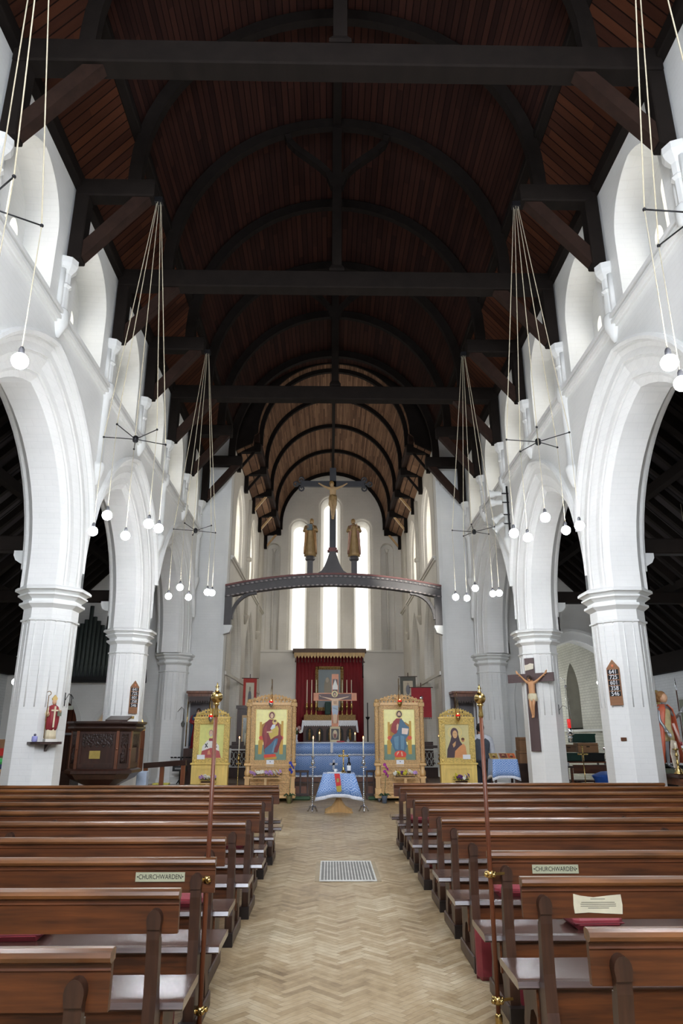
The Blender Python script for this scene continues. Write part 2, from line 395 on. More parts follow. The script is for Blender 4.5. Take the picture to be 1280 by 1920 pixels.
def arcade_bay(s):
    A = dict(a=1.78, h=2.27, zs=4.0, z0=3.70, n=12, clampy=2.25)
    mb = M()
    prof = [(.0, 4.80), (.0, 4.36), (.09, 4.28), (.13, 4.28), (.13, 4.25), (.22, 4.235), (.33, 4.17), (.37, 4.17), (.37, 4.14), (.47, 4.135), (.53, 4.10)]
    rings = [[(s * x, p[0], p[1]) for p in arch(o=o, **A)] for o, x in prof]
    for i in range(len(rings) - 1): mb.loft(rings[i:i + 2], 0, False, False)
    back = [(.0, 4.80), (.16, 4.92), (.16, 5.0)]
    rb = [[(s * x, p[0], p[1]) for p in arch(o=o, **A)] for o, x in back]
    for i in range(2): mb.loft(rb[i:i + 2], 0, False, False)
    def spandrel(o, top):
        R = (1.78 ** 2 + 2.27 ** 2) / 3.56; cy = 1.78 - R; B = dict(A); B['clampy'] = None; B['z0'] = None
        pts = arch(o=o, **B)
        ro = R + o; zmeet = 4.0 + sqrt(max(0, ro * ro - (2.25 - cy) ** 2)) if 1.78 + o > 2.25 else None
        if zmeet: pts = [(-2.25, zmeet)] + [p for p in pts if abs(p[0]) < 2.249 and p[1] > zmeet - 1e-6] + [(2.25, zmeet)]
        else: pts = [(-2.25, 3.7), (-(1.78 + o), 3.7)] + pts + [(1.78 + o, 3.7), (2.25, 3.7)]
        return [(2.25, top), (-2.25, top)] + pts
    CL = [arch(.72, .86, 8.48, 7.42, n=10, yc=y) for y in (-1.125, 1.125)]
    mb.prism(spandrel(.53, 9.8), 'YZ', s * XW, s * (XW + .03), CL)
    mb.prism(spandrel(.16, 7.9), 'YZ', s * 5.0, s * 4.97)
    # clerestory embrasures
    for yc in (-1.125, 1.125):
        r0 = [(s * XW, p[0], p[1]) for p in arch(.72, .86, 8.48, 7.42, n=10, yc=yc)]
        r1 = [(s * 4.58, p[0], p[1]) for p in arch(.70, .84, 8.46, 7.42, n=10, yc=yc)]
        mb.loft([r0, r1], 0, False, False)
        mb.prism([(XW * s, 7.25), (XW * s, 7.42), (s * 4.6, 7.58), (s * 4.6, 7.25)], 'XZ', yc - .72, yc + .72)
        L = [arch(.16, .22, 8.85, 7.62, n=6, yc=yc)] + [arch(.12, .17, 8.3, 7.62, n=6, yc=yc + d) for d in (-.40, .40)]
        mb.prism([(yc - 1.0, 7.3), (yc + 1.0, 7.3), (yc + 1.0, 9.7), (yc - 1.0, 9.7)], 'YZ', s * 4.58, s * 4.72, L)
    # hood mould and string course
    hood = [(.56, 4.10), (.56, 4.03), (.60, 4.01), (.64, 4.03), (.64, 4.10)]
    R = (1.78 ** 2 + 2.27 ** 2) / 3.56; cy = 1.78 - R
    hr = []
    for o, x in hood:
        ro = R + o; t0 = math.acos((2.24 - cy) / ro); t1 = math.acos(-cy / ro)
        rt = [(cy + ro * cos(t0 + (t1 - t0) * i / 12), 4.0 + ro * sin(t0 + (t1 - t0) * i / 12)) for i in range(13)]
        rt[-1] = (0, rt[-1][1]); hr.append([(s * x, p[0], p[1]) for p in [(-p[0], p[1]) for p in rt] + rt[-2::-1]])
    mb.loft(hr, 0, False, False)
    for z0, z1, d in ((7.20, 7.24, .04), (7.24, 7.30, .09), (7.30, 7.335, .05), (7.335, 7.40, .10)):
        mb.box(s * (XW - d), s * (XW + .01), -2.25, 2.25, z0, z1)
    return mb
def clere_glass(s):
    g = M(); l = M()
    for yc in (-1.125, 1.125):
        for y0, a, h, zs in ((yc, .16, .22, 8.85), (yc - .4, .12, .17, 8.3), (yc + .4, .12, .17, 8.3)):
            g.prism(arch(a, h, zs, 7.62, n=6, yc=y0), 'YZ', s * 4.67, s * 4.69)
            z = 7.62
            while z < zs: l.box(s * 4.655, s * 4.67, y0 - a, y0 + a, z - .006, z + .006); z += .14
            l.box(s * 4.655, s * 4.67, y0 - .006, y0 + .006, 7.62, zs + h * .9)
    return g, l
nw = 0
for s, side in ((-1, 'left'), (1, 'right')):
    a0 = struct(arcade_bay(s).build('wall_' + side, WHITE)); a0.location.y = BAYS[0]
    g, l = clere_glass(s); nw += 1
    g0 = struct(g.build('window_%d' % nw, GL_N)); g0.location.y = BAYS[0]; l.build('window_leading', LEAD, g0)
    for y in BAYS[1:]:
        c = a0.copy(); COL.objects.link(c); c.location.y = y
        nw += 1; c = copy_tree(g0); c.name = 'window_%d' % nw; c.location.y = y
# corbelled wall shafts under the roof trusses
def shaft(s, low):
    mb = M(); x = s * (XW - .015)
    if low: mb.lathe([(.02, 5.55), (.05, 5.62), (.09, 5.74), (.12, 5.86), (.12, 5.92), (.075, 5.95), (.07, 7.15), (.11, 7.19), (.13, 7.26), (.13, 7.42), (.1, 7.46)], (x, 0, 0), 10, sx=1.0)
    else: mb.lathe([(.02, 7.0), (.06, 7.07), (.13, 7.22), (.13, 7.42), (.1, 7.46)], (x, 0, 0), 10)
    mb.lathe([(.09, 7.45), (.075, 7.48), (.075, 7.82), (.11, 7.86), (.085, 7.9), (.085, 8.06), (.15, 8.14), (.17, 8.2), (.17, 8.3)], (x, 0, 0), 8, smooth=False)
    mb.lathe([(.045, 7.45), (.045, 8.1)], (x, -.11, 0), 8); mb.lathe([(.045, 7.45), (.045, 8.1)], (x, .11, 0), 8)
    return mb
for s in (-1, 1):
    lo = struct(shaft(s, True).build('trim_1', STONE)); lo.location.y = PILY[0]
    hi = struct(shaft(s, False).build('trim_2', STONE)); hi.location.y = BAYS[1]
    for y in PILY[1:] + [20.1]: c = lo.copy(); COL.objects.link(c); c.location.y = y
    for y in BAYS[2:]: c = hi.copy(); COL.objects.link(c); c.location.y = y

# pillars
def octo(r, z, c=(0, 0)): R = r / cos(pi / 8); return [(c[0] + R * cos(pi / 8 + k * pi / 4), c[1] + R * sin(pi / 8 + k * pi / 4), z) for k in range(8)]
def pillar(x, y, label):
    t = thing('stone_pillar', label, 'pillar', (x, y, 0))
    M().loft([octo(.50, 0), octo(.50, .22), octo(.44, .30), octo(.44, .36), octo(.385, .42)], 0, False, caps=True).build('base', STONE, t)
    sh = M().loft([octo(.38, .4), octo(.38, 3.4)], 0, False, caps=True)
    for k in range(8):                                        # sunk roll mouldings on the faces
        a = k * pi / 4
        for d in (-.075, .075):
            cx, cy2 = .38 * cos(a) - d * sin(a), .38 * sin(a) + d * cos(a)
            sh.tube([(cx, cy2, 1.9), (cx, cy2, 3.14)], .011, 6); sh.ball((cx, cy2, 3.19), .022, 8, 6)
    sh.build('shaft', WHITE, t)
    M().loft([octo(.38, 3.18), octo(.405, 3.19), octo(.405, 3.215), octo(.38, 3.225)], 0, False).loft(
        [octo(.38, 3.38), octo(.435, 3.425), octo(.455, 3.44), octo(.455, 3.475), octo(.405, 3.485), octo(.405, 3.52), octo(.465, 3.565), octo(.485, 3.575), octo(.485, 3.60), octo(.445, 3.61), octo(.50, 3.645), octo(.53, 3.655), octo(.53, 3.69), octo(.50, 3.72)], 0, False, caps=True).build('capital', STONE, t)
    return t
PX = 4.55
LBL = {11.1: 'nearest white octagonal pillar on the %s of the nave', 15.6: 'second white octagonal pillar on the %s, partway to the altar'}
EXT = {(-1, 11.1): ' carrying the bishop statue', (-1, 15.6): ' behind the pulpit', (1, 11.1): ' beside the armoured saint', (1, 15.6): ' with the large brown crucifix'}
for s, sd in ((-1, 'left'), (1, 'right')):
    for y in PILY:
        pillar(s * PX, y, (LBL[y] % sd + EXT[(s, y)]) if y > 10 else 'white octagonal pillar outside the frame on the ' + sd + (' by the rear pews' if y < 4 else ' beside the middle pews'))
    pillar(s * PX, 20.28, 'far white half pillar on the %s, attached to the wall beside the chancel' % sd)

# nave roof ---------------------------------------------------------------
ZC, VA, VB = 10.0, 3.35, 3.6
th0 = math.asin(.8 / VB)
vault = [(VA * cos(th0 + (pi - 2 * th0) * i / 40), ZC + VB * sin(th0 + (pi - 2 * th0) * i / 40)) for i in range(41)]
def shell(path, y0, y1, th=.06):
    out = [(p[0] * 1.02, p[1] + th) for p in path]
    return M().prism(path + out[::-1], 'XZ', y0, y1, smooth=False)
struct(shell(vault, -2.6, 21.0).build('ceiling', VBOARD))
for s in (-1, 1):
    struct(M().prism([(s * 4.18, 9.72), (s * 3.2, 10.92), (s * 3.28, 10.98), (s * 4.3, 9.78)], 'XZ', -2.6, 21).build('ceiling', PBOARD))
    struct(M().box(s * 4.12, s * 5.1, -2.6, 21, 9.72, 9.8).build('ceiling', BEAM))
    tag(M().box(s * 3.98, s * 4.14, -2.5, 20.5, 9.62, 9.86, bev=.02).build('wall_plate_beam', BEAM), 'long dark timber wall plate along the top of the %s nave wall' % ('left' if s < 0 else 'right'), 'beam')
    tag(M().box(s * 3.18, s * 3.34, -2.5, 20.85, 10.74, 10.90, bev=.02).build('purlin_beam', BEAM), 'long dark purlin where the %s sloping boards meet the vault' % ('left' if s < 0 else 'right'), 'beam')
def ring(a0, b0, a1, b1, z0, zc=ZC, n=28, low=None):
    o = [(a0 * cos(pi * i / n), zc + b0 * sin(pi * i / n)) for i in range(n + 1)]; q = [(a1 * cos(pi * i / n), zc + b1 * sin(pi * i / n)) for i in range(n + 1)]
    return [(a0, z0)] + o + [(-a0, z0), (-a1, z0)] + q[::-1] + [(a1, z0)]
def truss(y, tie, label):
    t = thing('roof_truss', label, 'roof truss', (0, y, 8.3))
    Z = -8.3
    M().prism([(p[0], p[1] + Z) for p in ring(3.30, 3.56, 3.09, 3.34, 9.8)], 'XZ', -.07, .07).build('arch_rib', BEAM, t)
    for s in (-1, 1):
        M().box(s * 3.86, s * 4.07, -.11, .11, 0, 1.42, bev=.015).build('wall_post', BEAM, t)
        M().bar((s * 3.93, 0, .10), (s * 2.98, 0, 1.26), .16, .2).build('brace', BEAM2, t)
        if not tie: M().box(s * 2.86, s * 4.06, -.12, .12, 1.16, 1.48, bev=.02).build('hammer_beam', BEAM, t)
    if tie:
        M().box(-4.06, 4.06, -.14, .14, 1.14, 1.5, bev=.02).build('tie_beam', BEAM, t)
        kp = M().box(-.09, .09, -.09, .09, 1.5, 5.0)
        kp.lathe([(.2, 1.5), (.2, 1.56), (.12, 1.68)], (0, 0, 0), 4, smooth=False, rot=pi / 4).build('king_post', BEAM, t)
        for s in (-1, 1):
            pts = [(s * (.06 + .95 * sin(pi / 2 * i / 6) ** 1.6), 0, 3.55 + 1.28 * (i / 6) ** .75) for i in range(7)]
            b = M()
            for i in range(6): b.bar(pts[i], pts[i + 1], .12, .15, up=(0, 1, 0))
            b.build('curved_brace', BEAM, t)
    return t
truss(2.1, True, 'dark roof truss overhead behind the top edge of the photo'); truss(4.35, False, 'dark hammer beam truss above the rear pews, out of frame')
truss(6.6, True, 'nearest full-width dark tie beam truss, across the very top of the photo')
truss(8.85, False, 'nearest hammer beam truss holding the cords of the middle pair of lamps')
truss(11.1, True, 'second full-width tie beam truss with king post, halfway up the photo')
truss(13.35, False, 'hammer beam truss holding the cords of the far pair of lamps')
truss(15.6, True, 'farthest full-width tie beam truss, just in front of the paler chancel vault')
truss(17.85, False, 'hammer beam truss beyond the farthest tie beam')
truss(20.1, False, 'last nave truss standing against the chancel opening')
tag(M().box(-.08, .08, -2.5, 20.9, 13.36, 13.52).build('ridge_beam', BEAM), 'dark ridge beam along the crown of the nave vault', 'beam')

# wall between nave and chancel, with the openings of both aisles ---------
def nave_east(s, holes):
    o = [(s * 9.4, 0), (s * 3.2, 0), (s * 3.2, 10.95), (s * 3.3, 10.8), (s * 4.15, 9.8), (s * 5.05, 9.8), (s * 5.05, 7.85), (s * 9.4, 3.45)]
    return M().prism(o, 'XZ', 20.5, 20.95, holes)
org = arch(1.45, 1.5, 3.05, 3.0, n=10, yc=-6.82)
door_b = arch(.72, .85, 1.5, 0.0, n=8, yc=-6.0); door_a = arch(.72, .85, 1.75, 0.0, n=8, yc=-7.95)
struct(nave_east(-1, [org, door_a, door_b]).build('wall_far_left', WHITE))
chap = arch(1.5, 1.75, 2.4, 0.0, n=12, yc=7.05)
struct(nave_east(1, [chap]).build('wall_far_right', WHITE))
def moulding(a, h, zs, z0, yc, o0, o1, y, d, n=12):
    A = arch(a, h, zs, z0, o0, n, yc); B = arch(a, h, zs, z0, o1, n, yc)
    return M().prism(A + B[::-1], 'XZ', y, y - d)
struct(moulding(1.5, 1.75, 2.4, 0, 7.05, .02, .26, 20.5, .07).build('trim_3', STONE)); struct(moulding(1.5, 1.75, 2.4, 0, 7.05, .26, .34, 20.5, .12).build('trim_3', STONE))
struct(moulding(.72, .85, 1.5, 0, -6.0, .02, .14, 20.5, .05).build('trim_4', STONE)); struct(moulding(.72, .85, 1.75, 0, -7.95, .02, .14, 20.5, .05).build('trim_4', STONE))
# small buttress strips framing the chancel opening
for s in (-1, 1): struct(M().box(s * 3.2, s * 3.32, 20.42, 20.5, 0, 9.4).build('trim_5', STONE))
# vertical boarding between the nave vault and the smaller chancel vault
CZ = 11.0; CA, CB = 2.5, 2.58
cin = [(CA * cos(pi * i / 32), CZ + CB * sin(pi * i / 32)) for i in range(33)]
outer = [(3.34, 10.28)] + [(3.34 * cos(th0 + (pi - 2 * th0) * i / 40), ZC + (VB + .02) * sin(th0 + (pi - 2 * th0) * i / 40)) for i in range(41)] + [(-3.34, 10.28)]
struct(M().prism(outer + [(-3.3, 10.3), (-2.66, 10.62), (-2.62, 10.9)] + cin[::-1] + [(2.62, 10.9), (2.66, 10.62), (3.3, 10.3)], 'XZ', 20.9, 20.98).build('wall_gable', BEAM))

# chancel -----------------------------------------------------------------
def chancel_side(s):
    mb = M(); X = s * 3.2
    up = [arch(1.25, 1.5, 8.35, 6.9, n=10, yc=y) for y in (23.0, 27.0)]
    low = [arch(1.5, 2.4, 3.7, .3, n=10, yc=y) for y in (23.0, 27.0)]
    mb.prism([(20.9, 0), (31.5, 0), (31.5, 10.5), (20.9, 10.5)], 'YZ', X, X + s * .03, up + low)
    for o, d in (((1.25, 1.5, 8.35, 6.9), .55), ((1.5, 2.4, 3.7, .3), .3)):
        for y in (23.0, 27.0):
            a, h, zs, z0 = o
            r = [[(X + s * x, p[0], p[1]) for p in arch(a - q, h - q, zs, z0, n=10, yc=y)] for x, q in ((0, 0), (.08, .1), (.1, .1), (.18, .2), (d, .2))]
            mb.loft(r, 0, False, False)
    for y in (23.0, 27.0):
        inner = arch(.42, .7, 3.6, 1.6, n=8, yc=y - .5)
        mb.prism([(y - 1.6, 0), (y + 1.6, 0), (y + 1.6, 6.3), (y - 1.6, 6.3)], 'YZ', X + s * .3, X + s * .34, [inner])
        mb.loft([[(X + s * x, p[0], p[1]) for p in inner] for x in (.3, .6)], 0, False, False)
        mb.prism([(y - 1.6, 1.4), (y + 1.6, 1.4), (y + 1.6, 5), (y - 1.6, 5)], 'YZ', X + s * .6, X + s * .62)
        L = [arch(.2, .28, 9.0 - abs(d) * .4, 7.3, n=6, yc=y + d) for d in (-.55, .0, .55)]
        mb.prism([(y - 1.4, 6.7), (y + 1.4, 6.7), (y + 1.4, 10.2), (y - 1.4, 10.2)], 'YZ', X + s * .55, X + s * .65, L)
        mb.prism([(X, 6.7), (X, 6.9), (X + s * .55, 7.2), (X + s * .55, 6.7)], 'XZ', y - 1.25, y + 1.25)
    for z0, z1, d in ((6.70, 6.76, .05), (6.76, 6.84, .1), (3.2, 3.3, .04)): mb.box(X, X - s * d, 20.96, 31.4, z0, z1)
    return mb
for s, sd in ((-1, 'left'), (1, 'right')):
    struct(chancel_side(s).build('wall_chancel_' + sd, CREAM))
    for y in (25.0, 29.1):
        struct(M().tube([(s * 3.17, y, 5.6), (s * 3.17, y, 10.0)], .09, 10).lathe([(.1, 0), (.15, .04), (.15, .14), (.1, .18)], (s * 3.17, y, 7.6), 12).lathe(
            [(.04, 5.3), (.14, 5.55), (.14, 5.62)], (s * 3.17, y, 0), 12).build('trim_6', STONEC))
    for y in (23.0, 27.0):
        nw += 1; g = M(); l = M()
        for d in (-.55, .0, .55):
            g.prism(arch(.2, .28, 9.0 - abs(d) * .4, 7.3, n=6, yc=y + d), 'YZ', s * 3.81, s * 3.83)
            for k in range(11): l.box(s * 3.795, s * 3.81, y + d - .2, y + d + .2, 7.4 + k * .15, 7.412 + k * .15)
        w = struct(g.build('window_%d' % nw, GL_C)); l.build('window_leading', LEAD, w)
EX = -.10
mb = M(); F0, G0 = 31.4, 32.0
wins = [(EX - 1.48, .52, .285, 11.33), (EX, .60, .32, 12.48), (EX + 1.48, .52, .285, 11.33)]
holes = [arch(a, a, top - a, 5.12, n=12, yc=x) for x, a, g, top in wins]
nich = [arch(.34, .34, 9.8, 5.12, n=10, yc=EX + d) for d in (-2.66, 2.66)]
mb.prism([(-3.25, 0), (3.25, 0), (3.25, 13.7), (-3.25, 13.7)], 'XZ', F0, F0 + .03, holes + nich)
for (x, a, g, top) in wins:
    R = [arch(a - q, a - q, top - a, 5.12, n=12, yc=x) for q in (0, .05, .07, .13)] + [arch(g, g, top - a - .05, 5.12, n=12, yc=x)]
    mb.loft([[(p[0], y, p[1]) for p in r] for r, y in zip(R, (F0, F0 + .03, F0 + .1, F0 + .14, G0))], 0, False, False)
mb.prism([(-3.25, 5.0), (3.25, 5.0), (3.25, 13.7), (-3.25, 13.7)], 'XZ', G0, G0 + .1, [arch(g, g, top - a - .05, 5.12, n=12, yc=x) for x, a, g, top in wins])
mb.box(-3.25, 3.25, F0, G0, 5.0, 5.12)
for d in (-2.66, 2.66):
    mb.loft([[(p[0], y, p[1]) for p in arch(a, a, 9.8, 5.12, n=10, yc=EX + d)] for a, y in ((.34, F0), (.30, F0 + .03), (.30, F0 + .3))], 0, False, False)
    mb.box(EX + d - .4, EX + d + .4, F0 + .3, F0 + .33, 5.0, 10.3)
    mb.tube([(EX + d, F0 + .25, 5.2), (EX + d, F0 + .25, 9.8)], .05, 8); mb.lathe([(.05, 9.7), (.1, 9.82), (.1, 9.86)], (EX + d, F0 + .25, 0), 8)
struct(mb.build('wall_east', CREAM))
struct(M().box(-3.2, 3.2, 31.36, 31.4, 0, 5.02).box(-3.2, 3.2, 31.28, 31.4, 5.02, 5.07).box(-3.2, 3.2, 31.32, 31.4, 5.07, 5.11).build('wall_east', PLASTER))
for (x, a, g, top) in wins:
    nw += 1; gl = struct(M().prism(arch(g, g, top - a - .05, 5.12, n=12, yc=x), 'XZ', G0 + .04, G0 + .06).build('window_%d' % nw, GL_E))
struct(shell([(3.3, 10.3), (2.66, 10.62)] + [(2.62, 10.9)] + cin + [(-2.62, 10.9), (-2.66, 10.62), (-3.3, 10.3)], 20.95, 31.6).build('ceiling', CBOARD))
def chancel_truss(y, label):
    t = thing('chancel_truss', label, 'roof truss', (0, y, 9.0)); Z = -9
    M().prism([(p[0], p[1] + Z) for p in ring(2.52, 2.60, 2.36, 2.44, 10.7, CZ)], 'XZ', -.06, .06).build('arch_rib', BEAM, t)
    for s in (-1, 1):
        M().box(s * 2.42, s * 3.2, -.12, .12, 1.42, 1.72, bev=.02).build('hammer_beam', BEAM, t)
        M().box(s * 3.06, s * 3.19, -.08, .08, .75, 1.42).build('wall_post', BEAM, t)
        M().bar((s * 3.1, 0, .85), (s * 2.6, 0, 1.5), .07, .08).build('brace', PALEW if y > 25.4 else BEAM, t)
for y, l in ((21.3, 'chancel truss just inside the chancel opening'), (23.4, 'second chancel truss along the pale boarded vault'), (25.8, 'third chancel truss along the pale boarded vault'), (28.4, 'fourth chancel truss along the pale boarded vault'), (31.2, 'last chancel truss against the east wall')): chancel_truss(y, l)
for s in (-1, 1): tag(M().box(s * 2.46, s * 2.74, 21.0, 31.35, 10.72, 11.02, bev=.02).build('chancel_purlin', BEAM2), 'dark cornice beam along the %s foot of the chancel vault' % ('left' if s < 0 else 'right'), 'beam')
tag(M().box(-.06, .06, 21.0, 31.35, 13.44, 13.56).build('chancel_ridge_beam', BEAM), 'thin dark ridge beam along the chancel vault', 'beam')

# aisles ------------------------------------------------------------------
GREYW = brick('aisle_painted_brick', (202, 206, 208), (222, 225, 226), .45, .5, .6)
for s, sd in ((-1, 'left'), (1, 'right')):
    hol = [arch(.5, .7, 2.0, 1.1, n=6, yc=y) for y in (4.0, 8.5, 13.0, 17.3)] if s > 0 else [arch(.5, .7, 2.0, 1.1, n=6, yc=y) for y in (4.0, 8.5, 13.0)]
    struct(M().prism([(-2.5, 0), (20.9, 0), (20.9, 3.6), (-2.5, 3.6)], 'YZ', s * 9.35, s * 9.6, hol).build('wall_aisle_' + sd, GREYW))
    nw += 1; struct(M().prism([(-2.0, .9), (18.2, .9), (18.2, 2.9), (-2.0, 2.9)], 'YZ', s * 9.61, s * 9.63).build('window_%d' % nw, emis('aisle_fill_glass_' + sd, (226, 236, 246), 2.2)))  # glowing windows added to light the aisles
    struct(M().prism([(s * 9.6, 3.35), (s * 4.98, 7.85), (s * 4.98, 7.98), (s * 9.7, 3.4)], 'XZ', -2.6, 20.9).build('ceiling', ABOARD))
    sl = (7.85 - 3.35) / (9.6 - 4.98)
    r = M()
    for k in range(46):
        y = -1.9 + k * .5
        if y < 20.3: r.bar((s * 9.4, y, 3.45), (s * 5.0, y, 7.74), .09, .14)
    for x in (8.0, 6.5): r.box(s * x, s * (x - .16), -2.4, 20.5, 3.35 + (9.6 - x) * sl - .24, 3.35 + (9.6 - x) * sl - .04)
    r.box(s * 9.1, s * 9.36, -2.4, 20.5, 3.14, 3.64)
    struct(r.build('ceiling', BEAM))
    for y in PILY:
        t = thing('aisle_truss', 'dark %s aisle roof truss at the %s' % (sd, {2.1: 'rearmost pillar, out of frame', 6.6: 'pillar beside the middle pews', 11.1: 'nearest visible pillar', 15.6: 'second visible pillar', 20.2: 'far end wall'}[y]), 'roof truss', (s * 5.0, y, 4.3))
        M().box(s * .05, s * 4.30, -.1, .1, .06, .32, bev=.02).build('tie_beam', BEAM, t)
        M().bar((s * 4.3, 0, -.75), (s * .1, 0, 3.3), .16, .22).build('rafter', BEAM, t)
        M().bar((s * 2.0, 0, .4), (s * 2.0, 0, 1.6), .12, .12).build('strut', BEAM, t)
        pts = [(s * 4.3, 0, -1.5), (s * 4.05, 0, -1.0), (s * 3.75, 0, -.55), (s * 3.3, 0, -.1), (s * 2.9, 0, .25)]
        b = M()
        for i in range(4): b.bar(pts[i], pts[i + 1], .14, .24)
        b.build('brace', BEAM2, t)
        M().prism([(0, .06), (s * .24, .06), (s * .24, -.02), (s * .2, -.1), (s * .12, -.15), (0, -.17)], 'XZ', -.11, .11).build('corbel', STONE, t)
# chapel seen through the right aisle arch
ROUGH2 = ROUGHB
struct(M().prism([(20.9, 0), (33, 0), (33, 5.1), (20.9, 5.1)], 'YZ', 9.35, 9.4, [arch(.75, 1.3, 2.9, 1.75, n=8, yc=27.6), arch(.75, 1.3, 2.9, 1.75, n=8, yc=23.6)]).build('wall_chapel', ROUGHB))
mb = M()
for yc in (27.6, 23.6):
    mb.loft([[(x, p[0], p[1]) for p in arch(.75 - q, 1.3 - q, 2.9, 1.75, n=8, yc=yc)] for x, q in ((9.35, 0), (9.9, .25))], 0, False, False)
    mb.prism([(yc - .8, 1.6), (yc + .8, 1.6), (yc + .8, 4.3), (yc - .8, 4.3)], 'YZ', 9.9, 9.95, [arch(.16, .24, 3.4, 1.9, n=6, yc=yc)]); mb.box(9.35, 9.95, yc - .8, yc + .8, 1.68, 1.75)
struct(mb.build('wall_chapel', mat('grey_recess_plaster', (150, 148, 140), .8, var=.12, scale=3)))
nw += 1; struct(M().prism(arch(.16, .24, 3.4, 1.9, n=6, yc=27.6), 'YZ', 9.93, 9.94).prism(arch(.16, .24, 3.4, 1.9, n=6, yc=23.6), 'YZ', 9.93, 9.94).build('window_%d' % nw, emis('chapel_daylight_glass', (250, 246, 226), 2.0)))
struct(M().box(9.2, 9.36, 20.95, 33, 4.98, 5.2).box(9.24, 9.36, 20.95, 33, 1.62, 1.7).build('trim_7', STONE))
cw = [arch(.45, .7, 3.6, 1.6, n=8, yc=x) for x in (6.0, 7.2)]  # unseen end window, added to brighten the chapel brick
struct(M().prism([(4.2, 0), (9.6, 0), (9.6, 6), (4.2, 7.5)], 'XZ', 33, 33.1, cw).box(4.2, 4.3, 20.95, 33, 0, 7).build('wall_chapel', GREYW))
nw += 1; struct(M().prism(cw[0], 'XZ', 33.06, 33.08).prism(cw[1], 'XZ', 33.06, 33.08).build('window_%d' % nw, emis('chapel_fill_glass', (245, 246, 240), 11.0)))
struct(M().prism([(9.5, 5.15), (4.2, 7.4), (4.2, 7.5), (9.6, 5.3)], 'XZ', 20.95, 33.1).build('ceiling', ABOARD))
struct(M().box(4.2, 9.9, 20.9, 33, -.2, 0).build('floor', PLASTER))
# organ chamber and vestry behind the left wall
struct(M().box(-9.4, -4.3, 22.6, 22.7, 2.9, 6.5).box(-9.4, -4.3, 20.95, 22.7, 2.8, 2.95).build('wall_organ_chamber', BLACK))
struct(M().box(-9.4, -4.3, 23.4, 23.5, 0, 2.9).box(-4.4, -4.3, 20.95, 23.5, 0, 2.9).box(-9.5, -9.4, 20.95, 23.5, 0, 2.9).box(-9.4, -4.3, 20.95, 23.5, -.1, 0).build('wall_vestry', mat('vestry_cream', (228, 206, 160), .7)))
# west end behind the viewer, with a glowing window added for fill light
wh = [arch(.5, .7, 8.6, 4.5, n=8, yc=x) for x in (-1.4, 0, 1.4)]
struct(M().prism([(-9.6, -.1), (9.6, -.1), (9.6, 14), (-9.6, 14)], 'XZ', -2.55, -2.4, wh).build('wall_west', WHITE))
nw += 1; g = M()
for h_ in wh: g.prism(h_, 'XZ', -2.5, -2.48)
struct(g.build('window_%d' % nw, GL_W))
# ================================================================ LAMPS
def bulb_parts(t, i, x, y, ztip, zb, off=''):
    M().tube([(x, y, ztip), (x, y, zb + .10)], .004, 5).build('cord', ROPE, t)
    h = M().lathe([(.012, .12), (.022, .1), (.024, .05), (.03, .035)], (x, y, zb), 10).build('bulb_holder', STEEL, t)
    M().ball((x, y, zb), .062, 14, 10).build('bulb', BULBM, t)
def chandelier(x, y, label, hz=9.44):
    t = thing('hanging_light_cluster', label, 'hanging light', (x, y, 5.4), 0, 'clusters of bare white bulbs on long cords')
    sp = M().lathe([(.02, -.05), (.04, -.03), (.04, .03), (.02, .05)], (0, 0, 0), 10)
    tips = []
    for k in range(5):
        a = radians(180 - 72 * k); px, py = .44 * cos(a), .44 * sin(a); tips.append((px, py))
        sp.tube([(0, 0, 0), (px, py, .03)], .007, 5); sp.ball((px, py, .03), .016, 8, 6)
    sp.build('spider_arms', IRON, t)
    M().box(-.06, .06, -.05, .05, hz - 5.4 - .03, hz - 5.4 + .06).build('ceiling_hook', IRON, t)
    for k, (px, py) in enumerate(tips):
        M().tube([(px * .08, py * .08, hz - 5.4 - .02), (px, py, .03)], .006, 5).build('hanging_cord', ROPE, t)
        bulb_parts(t, k, px, py, .03, -1.27 + .05 * ((k * 2) % 5 - 2) * .6)
    return t
for s, sd in ((-1, 'left'), (1, 'right')):
    chandelier(s * 2.80, 4.40, 'nearest cluster of bulbs on the %s, its bulb glowing at the photo edge' % sd)
    chandelier(s * 2.80, 8.85, 'middle cluster of five bare bulbs on the %s, beside the second arch' % sd)
    chandelier(s * 2.80, 13.35, 'far cluster of five bare bulbs on the %s, near the chancel wall' % sd)
def pendant(x, y, z, top, label):
    t = thing('aisle_pendant_light', label, 'hanging light', (x, y, z)); bulb_parts(t, 0, 0, 0, top - z, 0); return t
pendant(-6.25, 14.0, 2.49, 6.56, 'single bare bulb hanging low in the left aisle')
pendant(7.53, 20.0, 2.91, 5.32, 'single bare bulb hanging in front of the right aisle arch')
pendant(6.9, 13.0, 3.3, 5.9, 'single bare bulb hanging in the right aisle behind the near pillar')
pendant(-6.3, 9.0, 3.2, 6.4, 'single bulb in the left aisle beyond the photo edge')
pendant(6.8, 25.5, 4.3, 6.2, 'bulb hanging inside the chapel beyond the right aisle arch')
for s in (-1, 1):                                                   # vestry lamp behind the open door
    pass
t = thing('vestry_lamp', 'warm lamp glowing inside the room behind the left doorways', 'lamp', (-6.2, 22.2, 2.6)); M().ball((0, 0, 0), .12, 12, 8).build('bulb', emis('warm_lamp', (255, 206, 130), 60), t); M().tube([(0, 0, .1), (0, 0, .2)], .02, 6).build('cord', ROPE, t)
